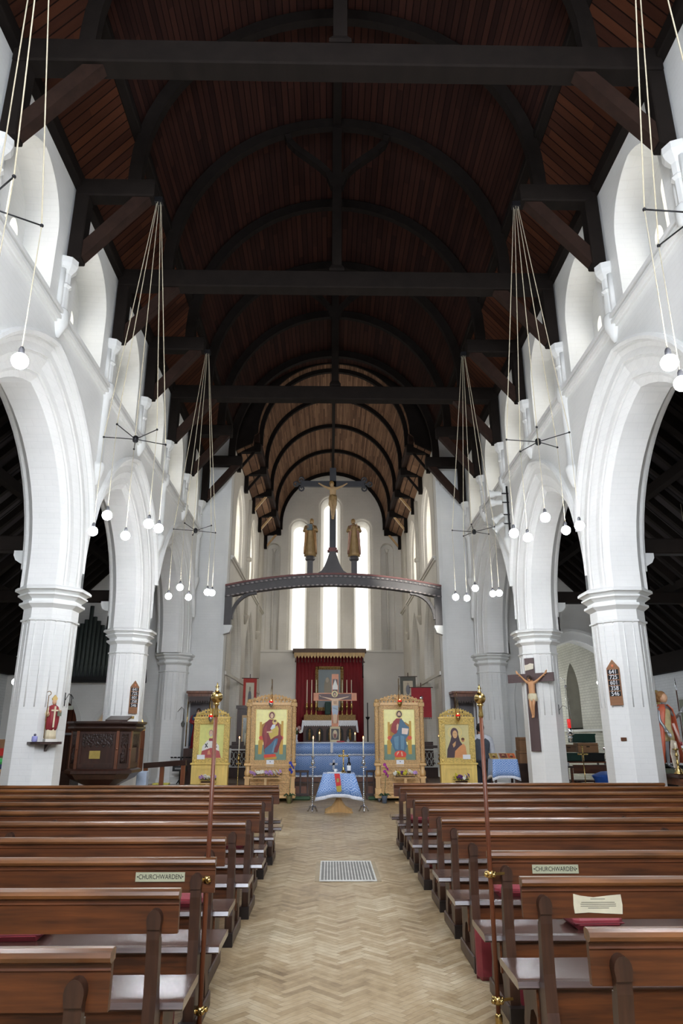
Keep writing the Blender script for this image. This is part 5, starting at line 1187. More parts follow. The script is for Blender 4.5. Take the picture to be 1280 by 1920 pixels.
for k in range(22): x = -1.56 + (k + .5) * 3.12 / 22; ta.lathe([(.03, -.2), (.015, -.1), (.01, -.02)], (x, -.12, 0), 6)
ta.build('tassels', mat('dark_tassel', (92, 60, 56), .8), t)
tag(M().lathe([(.07, 0), (.03, .05), (.025, 1.0), (.09, 1.1), (.09, 1.12), (.02, 1.13), (.018, 1.7)], (1.5, 30.3, 1.1), 12).build('dark_floor_candlestick', IRON), 'black standing candlestick with candle right of the high altar', 'candlestick')
tag(M().lathe([(.03, 0), (.02, .1), (.02, .5), (.05, .52)], (1.36, 31.2, 3.9), 8).box(1.34, 1.38, 31.19, 31.25, 4.3, 4.75).box(1.27, 1.45, 31.2, 31.24, 4.55, 4.6).build('wall_crucifix', IRON), 'small dark crucifix on the plaster right of the red curtain', 'crucifix')
# banners in the chancel
def banner(x, y, z0, z1, w, c1, c2, label, rz, fig):
    t = thing('processional_banner', label, 'banner', (x, y, 0), rz)
    M().box(-w, w, -.006, .006, z0, z1).build('cloth', mat('banner_' + c1[0], c1[1], .7), t)
    if fig: painting('panel', t, -w * .62, w * .62, z0 + .1, z1 - .14, -.008, [(c2, R4(0, 0, 1, 1)), ((96, 92, 96), ell(.5, .4, .22, .36)), ((150, 130, 110), ell(.5, .78, .11, .09))])
    M().tube([(-w - .06, 0, z1 + .01), (w + .06, 0, z1 + .01)], .013, 8).build('crossbar', DARKW, t); M().tube([(0, .03, .3), (0, .03, z1 + .15)], .014, 8).build('pole', DARKW, t)
    fr = M()
    for k in range(14): fr.box(-w + k * w / 7 + .01, -w + k * w / 7 + .03, -.004, .004, z0 - .05, z0)
    fr.build('fringe', mat('dark_banner_fringe', (60, 30, 32), .8), t)
banner(-2.85, 24.6, 2.15, 3.36, .23, ('red_border', (178, 60, 52)), (206, 196, 172), 'red banner with pale panel and grey figure, left side of the chancel', .25, True)
banner(2.72, 25.6, 2.75, 3.5, .28, ('olive_grey', (92, 92, 84)), (196, 180, 150), 'olive grey banner with small picture, right side of the chancel', -.2, True)
banner(2.66, 21.5, 2.0, 2.86, .30, ('crimson', (156, 30, 40)), None, 'plain crimson banner hanging right of the altar', 0, False)
tag(M().ball((2.66, 21.485, 2.56), .06, 10, 8, sq=(1, .3, 1)).prism([(2.6, 2.4), (2.72, 2.4), (2.69, 2.5), (2.63, 2.5)], 'XZ', 21.48, 21.49).build('banner_emblem', SILVER), 'small silver emblem sewn on the crimson banner', 'emblem')
# clergy stalls and screens either side in the chancel
for s, sd in ((-1, 'left'), (1, 'right')):
    t = thing('choir_stall', 'dark choir stall with white metal lattice front on the %s of the chancel' % sd, 'stall', (s * 2.65, 21.9, .3))
    M().box(-.5, .5, 0, .05, .82, .88).box(-.5, .5, .0, .3, .88, .9).build('book_rest', DARKWX, t); M().box(-.5, .5, .05, .09, 0, .3).build('kick_panel', DARKW, t); M().box(-.5, .5, .5, .9, .35, .4).box(-.5, .5, .9, .95, 0, 1.0).build('seat', DARKW, t)
    lt = M().box(-.5, .5, -.01, .02, .76, .80).box(-.5, .5, -.01, .02, .28, .31)
    for k in range(9): x = -.48 + k * .12; lt.tube([(x + .05 * cos(j * pi / 4), 0, .62 + .1 * sin(j * pi / 4)) for j in range(8)], .009, 5, closed=True); lt.tube([(x + .05 * cos(j * pi / 4), 0, .42 + .1 * sin(j * pi / 4)) for j in range(8)], .009, 5, closed=True)
    lt.build('lattice_screen', mat('white_painted_iron', (206, 206, 200), .5), t)
    tag(M().lathe([(.02, 0), (.018, .36)], (s * 2.5 - .15, 21.98, 1.2), 8).build('stall_candle', WAX), 'white candle on the %s choir stall rest' % sd, 'candle')
tag(M().box(-2.55, -2.25, 21.6, 21.66, .45, 1.1, bev=.03).build('dark_blue_bag', mat('slate_blue', (52, 62, 76), .6)), 'dark slate blue chair back in front of the left choir stall', 'chair')
t = thing('mirror_cabinet', 'tall dark cabinet with a bright glazed front, left side of the chancel', 'cabinet', (-2.72, 23.0, .3))
M().box(-.32, .32, 0, .4, 0, 2.05).box(-.36, .36, -.05, .42, 2.0, 2.1).build('case', DARKW, t)
M().box(-.12, .28, -.03, -.01, .75, 1.72).build('glazed_front', mat('silvery_glazing', (190, 196, 196), .12, .8, var=.15, scale=14), t); M().box(-.16, .31, -.02, 0, .7, 1.8).build('frame', PALEW, t)
# ================================================================ ON AND BEHIND THE PILLARS
def hymn_board(x, y, rz, label):
    t = thing('hymn_board', label, 'hymn board', (x, y, 1.93), rz, 'hymn boards on the pillars')
    HB = wood('hymn_board_wood', (142, 98, 66), .5, .15, 'x') if 'hymn_board_wood' not in MATS else MATS['hymn_board_wood']
    M().prism([(-.115, 0), (.115, 0), (.115, .55), (.0, .68), (-.115, .55)], 'XZ', -.02, 0).build('board', HB, t)
    M().lathe([(.001, 0), (.025, 0), (.02, .008)], (0, 0, 0), 8).build('painted_rosette', mat('rosette_red', (206, 120, 80), .5), t, (0, -.02, .585)).rotation_euler = (pi / 2, 0, 0)
    for k, n in enumerate(('641', '725', '601', '358', '546')):
        z = .495 - k * .082
        p = M().box(-.10, .10, -.026, -.02, z - .034, z + .034).build('number_strip', BLACK, t)
        text('number', n, .092, WHITEP, p, (0, -.0265, z), .0008, sx=1.05)
    M().box(-.112, .112, -.03, -.02, .0, .012).build('ledge', HB, t)
    t.scale = (.86, 1, 1)
    return t
hymn_board(-4.275, 15.325, pi / 4, 'wooden hymn board with five number rows on the pillar behind the pulpit')
hymn_board(4.275, 10.825, -pi / 4, 'wooden hymn board with five number rows on the nearest right pillar')
tag(M().bar((-4.31, 15.29, 1.855), (-4.24, 15.36, 1.855), .012, .05).build('brass_wall_plate', BRASS), 'small brass plate under the left hymn board', 'plate'); tag(M().bar((4.33, 10.77, 1.44), (4.27, 10.83, 1.44), .012, .05).build('bronze_wall_plate', mat('bronze', (110, 74, 54), .4, .6)), 'small bronze plate low on the nearest right pillar', 'plate')
for s, x, y, l in ((-1, -4.155, 11.05, 'iron'), (1, 4.8, 15.27, 'iron')):
    tag(M().tube([(x, y, 2.0), (x + .07, y - .05, 2.1), (x + .14, y - .08, 2.06), (x + .15, y - .08, 2.02)], .005, 6).tube([(x, y, 1.92), (x, y, 2.12)], .007, 6).build('wrought_iron_bracket', IRON), 'small wrought iron bracket on the %s pillar' % ('nearest left' if s < 0 else 'crucifix'), 'bracket')
# large crucifix on the right pillar
t = thing('large_crucifix', 'large flat brown wooden crucifix with painted figure on the second right pillar', 'crucifix', (4.265, 15.315, 1.17), -pi / 4)
CB = wood('crucifix_brown', (84, 66, 66), .5, .12, 'z')
M().box(-.11, .11, -.03, .0, 0, 1.93).box(-.55, .55, -.031, .001, 1.42, 1.60).build('cross', CB, t)
CF = mat('painted_corpus_flesh', (196, 146, 104), .45, var=.12)
KC = dict(CRUC); KC['el'] = ((.20, .01, .875), (-.20, .01, .885)); KC['wr'] = ((.31, .03, .965), (-.31, .03, .985))
bd = mesh_obj('body', body(.92, hd=((.75, 0, .66), (-.75, 0, .66)), **KC), CF, t, (.05, -.085, .67))
fb = M(); face_bits(fb, (-.027, -.05, .826), .042); fb.build('face', CF, bd)
hair_cap(bd, (-.027, -.045, .835), .05, DARKH, .07)
loin(.92, mat('linen_loincloth', (206, 196, 166), .7), bd)
M().prism([(-.10, 1.66), (.10, 1.69), (.115, 1.80), (.03, 1.815), (-.03, 1.79), (-.10, 1.78)], 'XZ', -.05, -.04).build('scroll', mat('scroll_cream', (222, 214, 194), .6), t)
# bishop statue on the left pillar
t = thing('statue_shelf', 'small dark half-round shelf under the bishop statue on the nearest left pillar', 'shelf', (-4.265, 10.80, 1.37), pi / 4)
M().prism([(-.24, .10), (.22, .10), (.24, .0), (.16, -.14), (.0, -.19), (-.16, -.15), (-.24, -.02)], 'XY', 0, .035).build('shelf_board', DARKWX, t); M().prism([(0, 0), (0, .0), (-.13, 0), (0, -.1)][1:], 'YZ', -.02, .02).build('bracket', DARKW, t)
CRE = mat('cream_painted_robe', (222, 208, 176), .55, var=.08); CHS = mat('crimson_chasuble', (142, 40, 48), .5, var=.2)
t = thing('bishop_statue', 'painted bishop statue in red vestment and mitre on the pillar shelf', 'statue', (-4.19, 10.73, 1.405), pi / 5)
M().box(-.08, .09, -.07, .07, 0, .04).build('plinth', PLASTER, t)
n0 = set(o.name for o in t.children)
robed(t, .56, CRE, None, SKIN, None, (((.16, -.05, .62), (-.17, -.04, .62)), ((.12, -.15, .66), (-.17, -.15, .60))), drape=.6)
for o in t.children:
    if o.name not in n0: o.location.z = .04
f = lambda a, z: .08 * sin(6 * a)
M().lathe([(.07, .14), (.082, .17), (.098, .26), (.10, .34), (.092, .42), (.07, .475), (.03, .50)], (0, 0, .02), 24, sy=.72, fold=f).build('red_chasuble', CHS, t)
M().box(-.012, .012, -.095, -.085, .2, .5).box(-.05, .05, -.09, -.08, .43, .45).build('pale_orphrey', CRE, t)
M().ball((0, -.01, .56), .034, 12, 8, sq=(.9, 1, 1.2)).build('face', SKIN, t); M().prism([(-.03, .585), (.03, .585), (.036, .615), (.0, .665), (-.036, .615)], 'XZ', -.03, .02).build('mitre', mat('gold_cream_mitre', (206, 176, 110), .4), t)
M().tube([(-.11, -.08, .05), (-.11, -.08, .62)] + [(-.11 + .03 * sin(k * .6), -.08, .65 + .03 * (1 - cos(k * .6)) - .0) for k in range(8)], .006, 6).build('crozier', GILT, t)
M().box(.035, .09, -.12, -.095, .36, .43).build('open_book', mat('grey_green_book', (110, 116, 96), .5), t)
t = thing('lilac_jar', 'small lilac jar with dark lid beside the bishop statue', 'jar', (-4.36, 10.60, 1.405)); M().lathe([(.03, 0), (.04, .01), (.04, .07), (.03, .08)], (0, 0, 0), 12).build('jar_body', mat('lilac_glaze', (150, 152, 206), .3), t); M().ball((0, 0, .095), .02, 8, 6).build('lid', mat('slate_lid', (80, 80, 96), .5), t)

# pulpit ---------------------------------------------------------------------
PCX, PCY = -4.42, 14.2
t = thing('pulpit', 'dark carved octagonal oak pulpit with brass plaque in front of the second left pillar', 'pulpit', (PCX, PCY, 0))
def ngon(r, z): k = r / .56; return [(x * k, y * k, z) for x, y in ((.37, -.52), (.55, -.30), (.55, .30), (.37, .52), (-.37, .52), (-.55, .30), (-.55, -.30), (-.37, -.52))]
M().loft([ngon(.40, 0), ngon(.40, .12), ngon(.24, .2), ngon(.20, .45), ngon(.30, .60), ngon(.54, .72), ngon(.60, .80)], 0, False, caps=True).build('stem', DARKW, t)
M().loft([ngon(.60, .80), ngon(.64, .82), ngon(.64, .87), ngon(.58, .90)], 0, False, caps=True).loft([ngon(.56, .88), ngon(.56, 1.60)], 0, False, caps=True).build('tub', DARKW, t)
M().loft([ngon(.57, 1.56), ngon(.66, 1.62), ngon(.66, 1.65), ngon(.62, 1.67), ngon(.68, 1.71), ngon(.68, 1.745), ngon(.5, 1.75)], 0, False, caps=True).build('cornice', DARKWX, t)
CARVD = carved('dark_carving', (50, 30, 24), 32, 1.0, .5)
for mx, my, a, hw in ((0, -.52, -pi / 2, .33), (.46, -.41, -.686, .12), (-.46, -.41, pi + .686, .12), (.55, 0, 0, .26), (-.55, 0, pi, .26)):
    w1 = hw - .04
    pn = M().prism([(-hw, .92), (hw, .92), (hw, 1.56), (-hw, 1.56)], 'XZ', -.02, .01, [[(-w1, .99), (w1, .99), (w1, 1.52), (-w1, 1.52)]])
    o = pn.build('panel_frame', DARKW, t); nn = max(2, int(hw / .06)); bot = [(-w1 + 2 * w1 * i / (2 * nn), 1.34 if i % 2 == 0 else 1.27) for i in range(2 * nn + 1)]
    M().prism(bot + [(w1, 1.52), (-w1, 1.52)], 'XZ', -.016, .012).build('carved_panel', CARVD, o)
    o.location = (mx, my, 0); o.rotation_euler = (0, 0, a + pi / 2)
    if hw < .2: M().lathe([(.06, 1.0), (.05, 1.08), (.06, 1.16), (.03, 1.19), (.035, 1.23), (.01, 1.26)], (0, 0, 0), 10, sy=.6).build('carved_saint', CARVD, o)
for x, y in ((.37, -.52), (.55, -.30), (-.37, -.52), (-.55, -.30), (.55, .3), (-.55, .3)):
    M().box(-.025, .025, -.025, .025, .9, 1.58).ball((0, -.03, 1.25), .02, 8, 6).build('corner_post', MIDW, t).location = (x, y, 0)
M().box(-.11, .09, -.54, -.53, 1.08, 1.22).build('brass_plaque', mat('dull_brass_plaque', (186, 164, 92), .35, .5), t, (-.02, .0, 0))
M().prism([(-.2, 1.78), (.12, 1.86), (.12, 1.83), (-.2, 1.75)], 'YZ', .0, .42).box(.14, .26, -.1, .06, 1.74, 1.8).build('book_rest', DARKWX, t)
t = thing('pulpit_stair', 'dark boarded stair side with steel handrail left of the pulpit', 'stair', (-5.56, 14.5, 0))
M().box(-.48, .42, -.03, .03, .0, .82).build('stair_side', DARKWX, t); M().box(-.48, .42, -.02, .02, .82, 1.50).build('boarded_side', boards('stair_boards', (44, 30, 26), (80, 50, 36), 'x', w=.07), t)
M().box(-.5, .42, -.035, .035, 1.50, 1.54).build('handrail', STEEL, t)
for k in range(4): M().box(-.48, .42, .04 + k * .22, .26 + k * .22, 0, .22 * (4 - k)).build('step', DARKWX, t)
t = thing('open_backed_bench', 'dark bench with open slatted back right of the pulpit', 'bench', (-3.62, 16.1, 0), -.18)
M().bar((-.55, 0, .86), (.42, 0, .93), .05, .11).build('top_rail', DARKWX, t)
for x in (-.5, -.12, .36): M().box(x - .045, x + .045, -.02, .02, .42, .88).build('back_slat', MIDW, t)
M().box(-.55, .6, -.02, .46, .42, .46).build('seat', DARKWX, t)
for x in (-.5, .5):
    for y in (.02, .42): M().box(x - .03, x + .03, y - .03, y + .03, 0, .42).build('leg', DARKW, t)
tag(M().box(-3.95, -3.6, 16.2, 16.4, .46, .50, bev=.008).build('yellow_leaflets', mat('yellow_print', (206, 196, 90), .6, var=.3, scale=40)), 'yellow leaflets lying on the seat of the open-backed bench', 'leaflets')
tag(M().box(-3.98, -3.78, 14.95, 15.15, 0, .8, bev=.01).build('pale_blue_cabinet', mat('pale_blue_grey', (170, 184, 204), .5)), 'pale blue-grey box between the pulpit and the open-backed bench', 'box')

# organ ----------------------------------------------------------------------
t = thing('pipe_organ', 'black organ pipes rising to a central peak, high behind the left pillars', 'organ', (-6.72, 20.18, 2.98))
OP = mat('organ_pipe_black', (72, 80, 77), .6, .1, var=.15)
M().box(-1.5, 1.36, .0, .3, -.06, .04).box(-1.5, 1.36, -.04, .0, -.02, .1).build('organ_case', BLACK, t)
hts = [1.12, 1.16, 1.22, 1.28, 1.34, 1.42, 1.50, 1.60, 1.72, 2.12, 1.80, 1.68, 1.56, 1.44, 1.34, 1.24, 1.12, 1.0, .88, .76, .64]
for k, h in enumerate(hts):
    x = -1.42 + k * .120
    M().lathe([(.018, .05), (.052, .30), (.0595, .32), (.0595, h)], (x, .08, 0), 10).box(x - .03, x + .03, .018, .03, .34, .40).build('organ_pipe', OP, t)
# doors
struct(M().prism(arch(.72, .85, 1.75, 0.0, n=8, yc=-7.95), 'XZ', 20.62, 20.68).build('door_1', boards('door_planks', (60, 34, 26), (98, 56, 40), 'x', w=.13)))
d = struct(M().prism([(-5.86, 0), (-5.30, 0), (-5.30, 1.62), (-5.86, 1.62)], 'XZ', 20.70, 20.75).build('door_2', ORANGEW))
for z in (.3, 1.1): M().box(-5.83, -5.34, 20.69, 20.70, z, z + .03).build('door_rail', MIDW, d)
tag(M().box(-6.2, -5.0, 22.9, 22.95, 1.7, 2.5).box(-6.3, -6.2, 22.9, 22.95, 0, 2.6).build('vestry_glow_panel', WARMG), 'glowing panel for the warm-lit vestry wall seen through the left doorway', 'window')  # emission stands in for warm light on the vestry wall
t = thing('wall_lamp', 'small pale square lamp on an iron arm over the plank door', 'lamp', (-7.25, 19.95, 2.25)); M().box(-.06, .06, -.05, .05, -.09, .02, bev=.01).build('shade', mat('pale_lamp_glass', (206, 210, 196), .3), t); M().tube([(0, .0, .02), (0, 0, .18), (-.1, .2, .34), (-.15, .55, .25)], .009, 6).build('arm', IRON, t)
t = thing('wall_lantern', 'small black lantern hanging on an iron bracket by the far left pillar', 'lantern', (-4.13, 19.95, 1.78)); M().lathe([(.01, -.08), (.04, -.05), (.055, .02), (.03, .06), (.01, .1)], (0, 0, 0), 8, smooth=False).build('lantern_body', mat('dark_lantern_glass', (96, 98, 92), .3), t); M().tube([(0, 0, .1), (0, 0, .4), (-.06, .0, .46), (-.2, .05, .30), (-.2, .05, .5)], .008, 6).build('bracket', IRON, t)
t = thing('votive_candle_stand', 'black iron votive candle stand with a small lettered box', 'candle stand', (-3.99, 19.3, 0))
M().tube([(0, 0, .3), (0, 0, .92)], .018, 8).build('stem', IRON, t); tr = M()
for k in range(3): a = k * 2.1 - .5; tr.tube([(0, 0, .4), (.14 * cos(a), .1 * sin(a), .2), (.22 * cos(a), .16 * sin(a), 0)], .014, 6)
tr.build('tripod', IRON, t)
tp_ = M().tube([(-.24, 0, .93), (.24, 0, .93)], .008, 6)
for k in range(6): tp_.lathe([(.01, 0), (.035, .02), (.035, .035)], (-.24 + k * .096, 0, .92), 8)
tp_.build('candle_cups', IRON, t); b = M().box(-.18, .18, -.1, .06, .60, .73).build('offering_box', BLACK, t); M().box(-.12, .12, -.104, -.1, .65, .69).build('lettering_strip', mat('grey_lettering', (120, 120, 120), .6, var=.6, scale=60), b)
# shrines either side of the chancel opening
def shrine(x, label, fig):
    t = thing('shrine', label, 'shrine', (x, 20.2, 0))
    M().box(-.32, .32, -.28, .28, 2.52, 2.60).box(-.36, .36, -.32, .28, 2.60, 2.67, bev=.01).build('canopy', MIDW, t)
    va = M(); n = 9
    for k in range(n): xx = -.30 + .6 * k / n; w = .6 / n; va.prism([(xx, 2.52), (xx + w, 2.52), (xx + w, 2.42), (xx + w / 2, 2.33), (xx, 2.42)], 'XZ', -.28, -.265); va.ball((xx + w, -.27, 2.38), .016, 6, 5)
    va.build('carved_valance', DARKWX, t)
    for s in (-1, 1): M().tube([(s * .30, -.25, 1.2), (s * .30, -.25, 2.5)], .016, 8).build('slender_post', BRASS if fig else DARKW, t)
    M().box(-.32, .32, .2, .24, 1.15, 2.55).build('back_board', mat('shrine_back', (96, 92, 96), .6), t); M().box(-.34, .34, -.28, .28, 0, 1.15).build('pedestal', DARKW, t)
    return t
shrine(-3.72, 'canopied shrine left of the chancel opening, partly behind the golden icon', True); shrine(3.68, 'canopied shrine right of the chancel opening, partly behind the golden icon', False)
t = thing('madonna_statue', 'statue in red and blue robes inside the left canopied shrine', 'statue', (-3.78, 20.15, 1.15)); REDR = mat('red_statue_robe', (136, 34, 42), .45); BLUR = mat('blue_green_cloak', (44, 70, 96), .45)
robed(t, 1.08, REDR, BLUR, SKIN, DARKH, (((.15, -.05, .65), (-.15, -.05, .65)), ((.08, -.16, .70), (-.02, -.16, .62))), headoff=(.03, -.02))
t = thing('saint_statue', 'dark-haired statue inside the right canopied shrine', 'statue', (3.62, 20.15, 1.15)); robed(t, 1.0, mat('brown_habit', (84, 62, 48), .6), None, SKIN, DARKH, (((.15, -.05, .65), (-.15, -.05, .65)), ((.06, -.16, .70), (-.04, -.16, .66))))

# ================================================================ RIGHT SIDE
t = thing('display_table', 'small table under a blue brocade cloth holding little icons, right of the golden icon', 'table', (3.86, 16.7, 0))
M().box(-.26, .26, -.22, .22, .93, .97).build('tabletop', MIDW, t)
for x in (-.23, .23):
    for y in (-.19, .19): M().box(x - .022, x + .022, y - .022, y + .022, 0, .93).build('leg', DARKW, t)
c = cloth('tablecloth', 3.58, 4.14, 16.46, 16.94, .98, .58, BLUE, None, .04, seed=5); tag(c, 'blue brocade cloth on the small table with little icons', 'tablecloth')
for x, c1, l in ((3.66, (150, 130, 70), 'small gold and brown icon at the left of the display table'), (3.88, (120, 60, 56), 'small dark red icon in the middle of the display table'), (4.06, (196, 92, 60), 'small orange icon at the right of the display table')):
    t = thing('small_icon', l, 'icon', (x, 16.62, .985), 0, 'little icons on the display table'); t.rotation_euler = (-1.0, 0, 0)
    M().box(-.095, .095, -.01, .01, 0, .20).build('frame', PALEW, t); painting('painting', t, -.08, .08, .015, .185, -.011, [(c1, R4(0, 0, 1, 1)), ((214, 180, 120), ell(.5, .6, .2, .2)), ((90, 60, 50), ell(.5, .3, .22, .26)), ((206, 160, 130), ell(.5, .62, .1, .1))])
# man seen from behind
t = thing('person', 'man with black hair in grey waistcoat and dark trousers, back turned, behind the brass-topped stave', 'person', (3.57, 17.6, 0), 0)
H_ = 1.80; PS = dict(sh=((.112, 0, .80), (-.112, 0, .80)), el=((.155, .02, .62), (-.15, .03, .62)), wr=((.15, .10, .50), (-.10, .14, .53)), hip=((.055, 0, .49), (-.055, 0, .49)), kn=((.06, .01, .27), (-.055, .015, .27)), an=((.065, -.01, .05), (-.06, -.01, .05)), toe=((.075, .07, .015), (-.07, .07, .015)))
bd = mesh_obj('body', body(H_, hd=((0, .6, -.6), (.2, .6, -.5)), **PS, head=(.0, .015, .915)), mat('warm_skin', (176, 128, 98), .5), t)
hair_cap(t, (0, -.03, 1.665), .098, mat('black_hair', (18, 16, 16), .6, scale=40, bump=.6), .06)
def limb(name, pts, rad, m_, parent, sub=2, edges=None):
    P = [tuple(c_ * H_ for c_ in p) for p in pts]; return mesh_obj(name, skin_mesh(P, edges or [(i, i + 1) for i in range(len(P) - 1)], [(a * H_, b * H_) for a, b in rad], sub), m_, parent)
VEST = mat('grey_waistcoat', (72, 78, 88), .75, var=.12, scale=20); TRO = mat('charcoal_trousers', (44, 46, 54), .8); SHI = mat('white_shirt', (214, 218, 226), .7)
limb('waistcoat', [(0, 0, .485), (0, 0, .56), (0, 0, .66), (0, 0, .74), (0, 0, .81), (.085, 0, .80), (-.085, 0, .80)], [(.124, .092), (.108, .08), (.120, .084), (.130, .084), (.085, .066), (.066, .062), (.066, .062)], VEST, t, edges=[(0, 1), (1, 2), (2, 3), (3, 4), (3, 5), (3, 6)])
for k in (0, 1): limb('shirt_sleeve', [(.03 if k == 0 else -.03, 0, .782), (.118 if k == 0 else -.118, 0, .79), PS['el'][k], tuple(.2 * a + .8 * b for a, b in zip(PS['el'][k], PS['wr'][k]))], [(.064, .066), (.066, .062), (.038, .038), (.026, .026)], SHI, t)
limb('shirt', [(0, 0, .60), (0, 0, .70), (0, 0, .79), (0, 0, .825), (.10, 0, .798), (-.10, 0, .798)], [(.105, .075), (.108, .074), (.088, .068), (.044, .044), (.064, .060), (.064, .060)], SHI, t, edges=[(0, 1), (1, 2), (2, 3), (2, 4), (2, 5)])
M().lathe([(.072, 1.475), (.068, 1.50), (.062, 1.525)], (0, 0, 0), 16, sy=.85).build('shirt_collar', SHI, t)
limb('trousers', [(0, 0, .52), (.052, 0, .47), (.058, .01, .27), (.064, -.01, .06), (-.052, 0, .47), (-.056, .012, .27), (-.06, -.01, .06)], [(.114, .084), (.072, .072), (.05, .054), (.038, .044), (.066, .066), (.05, .054), (.038, .044)], TRO, t, edges=[(0, 1), (1, 2), (2, 3), (0, 4), (4, 5), (5, 6)])
for s in (-1, 1): M().ball((s * .12, .05, .045), .09, 12, 8, sq=(.55, 1.5, .5)).build('shoe', BLACK, t)

# boxes, crates and clutter
CARD2 = mat('cardboard', (150, 112, 80), .75, var=.12)
def carton(x, y, z, w, d, h, label, m_=None, rz=0.0, flaps=True):
    t = thing('cardboard_box', label, 'box', (x, y, z), rz, None); m_ = m_ or CARD2
    b = M().box(-w / 2, w / 2, -d / 2, d / 2, 0, h, bev=.006).build('carton', m_, t)
    M().box(-.03, .03, -d / 2 - .002, d / 2 + .002, h, h + .002).build('tape', mat('brown_tape', (120, 84, 56), .4), t)
    if flaps: M().box(-w / 2 - .02, w / 2 + .02, -d / 2 - .003, -d / 2, h - .07, h - .06).box(-.05, .05, -d / 2 - .004, -d / 2 - .001, h * .55, h * .68).build('handle_slot', mat('dark_slot', (60, 42, 30), .8), t)
    return t
t = thing('brown_chest', 'dark brown chest under the cardboard box behind the crucifix pillar', 'chest', (4.98, 18.6, 0)); M().box(-.32, .32, -.25, .25, 0, .78).build('body', DARKWX, t); M().box(-.34, .34, -.27, .27, .78, .82).build('lid', DARKWX, t); M().box(-.02, .02, -.262, -.25, .62, .70).build('lock', BRASS, t)
carton(4.96, 18.6, .82, .52, .4, .30, 'cardboard box on the brown chest, lower of two'); carton(4.98, 18.6, 1.125, .52, .4, .32, 'cardboard box topmost on the pile behind the crucifix pillar')
DG = mat('dark_green_plastic', (22, 60, 50), .4); BLK = mat('black_plastic_crate', (26, 28, 30), .4)
def crate(x, y, z, w, d, h, m_, label):
    t = thing('plastic_crate', label, 'crate', (x, y, z)); m = M().box(-w / 2, w / 2, -d / 2, d / 2, 0, .02).box(-w / 2, w / 2, -d / 2, -d / 2 + .015, 0, h).box(-w / 2, w / 2, d / 2 - .015, d / 2, 0, h).box(-w / 2, -w / 2 + .015, -d / 2, d / 2, 0, h).box(w / 2 - .015, w / 2, -d / 2, d / 2, 0, h)
    m.build('crate_body', m_, t); M().box(-w / 2 - .015, w / 2 + .015, -d / 2 - .015, -d / 2, h - .04, h).box(-w / 2 - .015, w / 2 + .015, d / 2, d / 2 + .015, h - .04, h).build('rim', m_, t)
    q = M(); rnd = random.Random(int(x * 100 + z * 10))
    for k in range(9): q.box(*(lambda a, b, c: (a, a + .1, b, b + .08, h * .5, h - .03 + c * .3))(-w / 2 + .03 + rnd.random() * (w - .16), -d / 2 + .03 + rnd.random() * (d - .13), rnd.random() * .06))
    o = q.build('packed_contents', mat('mixed_packing', (150, 130, 112), .7, var=.6, scale=12), t); return t
t = thing('trestle_table', 'long trestle table carrying crates in the chapel arch', 'table', (7.2, 22.3, 0)); M().box(-1.2, 1.2, -.35, .35, .70, .74).build('tabletop', MIDW, t)
for x in (-1.0, 1.0):
    for y in (-.3, .3): M().box(x - .025, x + .025, y - .025, y + .025, 0, .70).build('leg', STEEL, t)
crate(6.5, 22.2, .74, .6, .4, .24, BLK, 'black crate at the left end of the trestle table'); crate(7.2, 22.2, .74, .6, .4, .24, DG, 'dark green crate in the middle of the trestle table'); crate(7.9, 22.2, .74, .6, .4, .24, BLK, 'black crate at the right end of the trestle table')
carton(6.55, 22.2, .99, .62, .42, .28, 'wide cardboard box stacked on the left crate'); carton(7.75, 22.25, .99, .62, .42, .28, 'wide cardboard box stacked on the right crate'); carton(7.15, 22.2, 1.0, .42, .4, .22, 'small cardboard box between two wide ones on the crates', mat('dark_cardboard', (110, 84, 62), .8))
crate(7.65, 22.25, 1.28, .7, .42, .26, DG, 'green crate on top of the stacked boxes'); crate(6.98, 22.6, 1.27, .4, .3, .14, BLK, 'small black tray on the boxes beside the green crate')
crate(6.2, 19.2, .0, .6, .45, .32, DG, 'dark green crate on the floor behind the brown bench'); crate(7.3, 19.4, .0, .7, .45, .36, BLK, 'black crate on the floor behind the brown bench'); crate(6.8, 19.5, .33, .5, .4, .26, DG, 'green crate raised on the floor crates') .location.z = .0
t = thing('dark_statue', 'dark robed statue standing before the chapel window', 'statue', (6.45, 21.6, 1.0)); robed(t, 1.15, mat('near_black_robe', (38, 32, 32), .6), BLACK, mat('dark_face', (90, 70, 60), .6), None, (((.15, -.05, .65), (-.15, -.05, .65)), ((.06, -.14, .70), (-.04, -.14, .66))))
tag(M().box(6.2, 6.7, 21.4, 21.85, 0, 1.0).build('statue_pedestal', DARKW), 'dark pedestal under the dark robed statue', 'pedestal')
t = thing('brown_bench', 'plain brown bench with a back rail in the right aisle', 'bench', (6.75, 18.0, 0)); M().box(-.85, .85, 0, .04, .60, .78).box(-.85, .85, -.02, .06, .76, .80).build('back', PEW, t); M().box(-.85, .85, .04, .45, .40, .44).build('seat', PEWSEAT, t)
for x in (-.8, 0, .8): M().box(x - .03, x + .03, -.02, .42, 0, .42).build('leg', PEWEND, t)
t = thing('blue_basin', 'round bright blue plastic tub in front of the brown bench', 'tub', (6.52, 17.2, 0)); M().lathe([(.30, .0), (.40, .5), (.44, .56), (.44, .60), (.40, .62), (.25, .68), (.0, .70)], (0, 0, 0), 32).build('tub_body', mat('bright_blue_plastic', (44, 100, 196), .35), t); M().tube([(.445 * cos(k * pi / 16), .445 * sin(k * pi / 16), .58) for k in range(32)], .012, 6, closed=True).build('rim', mat('bright_blue_plastic', (44, 100, 196)), t)
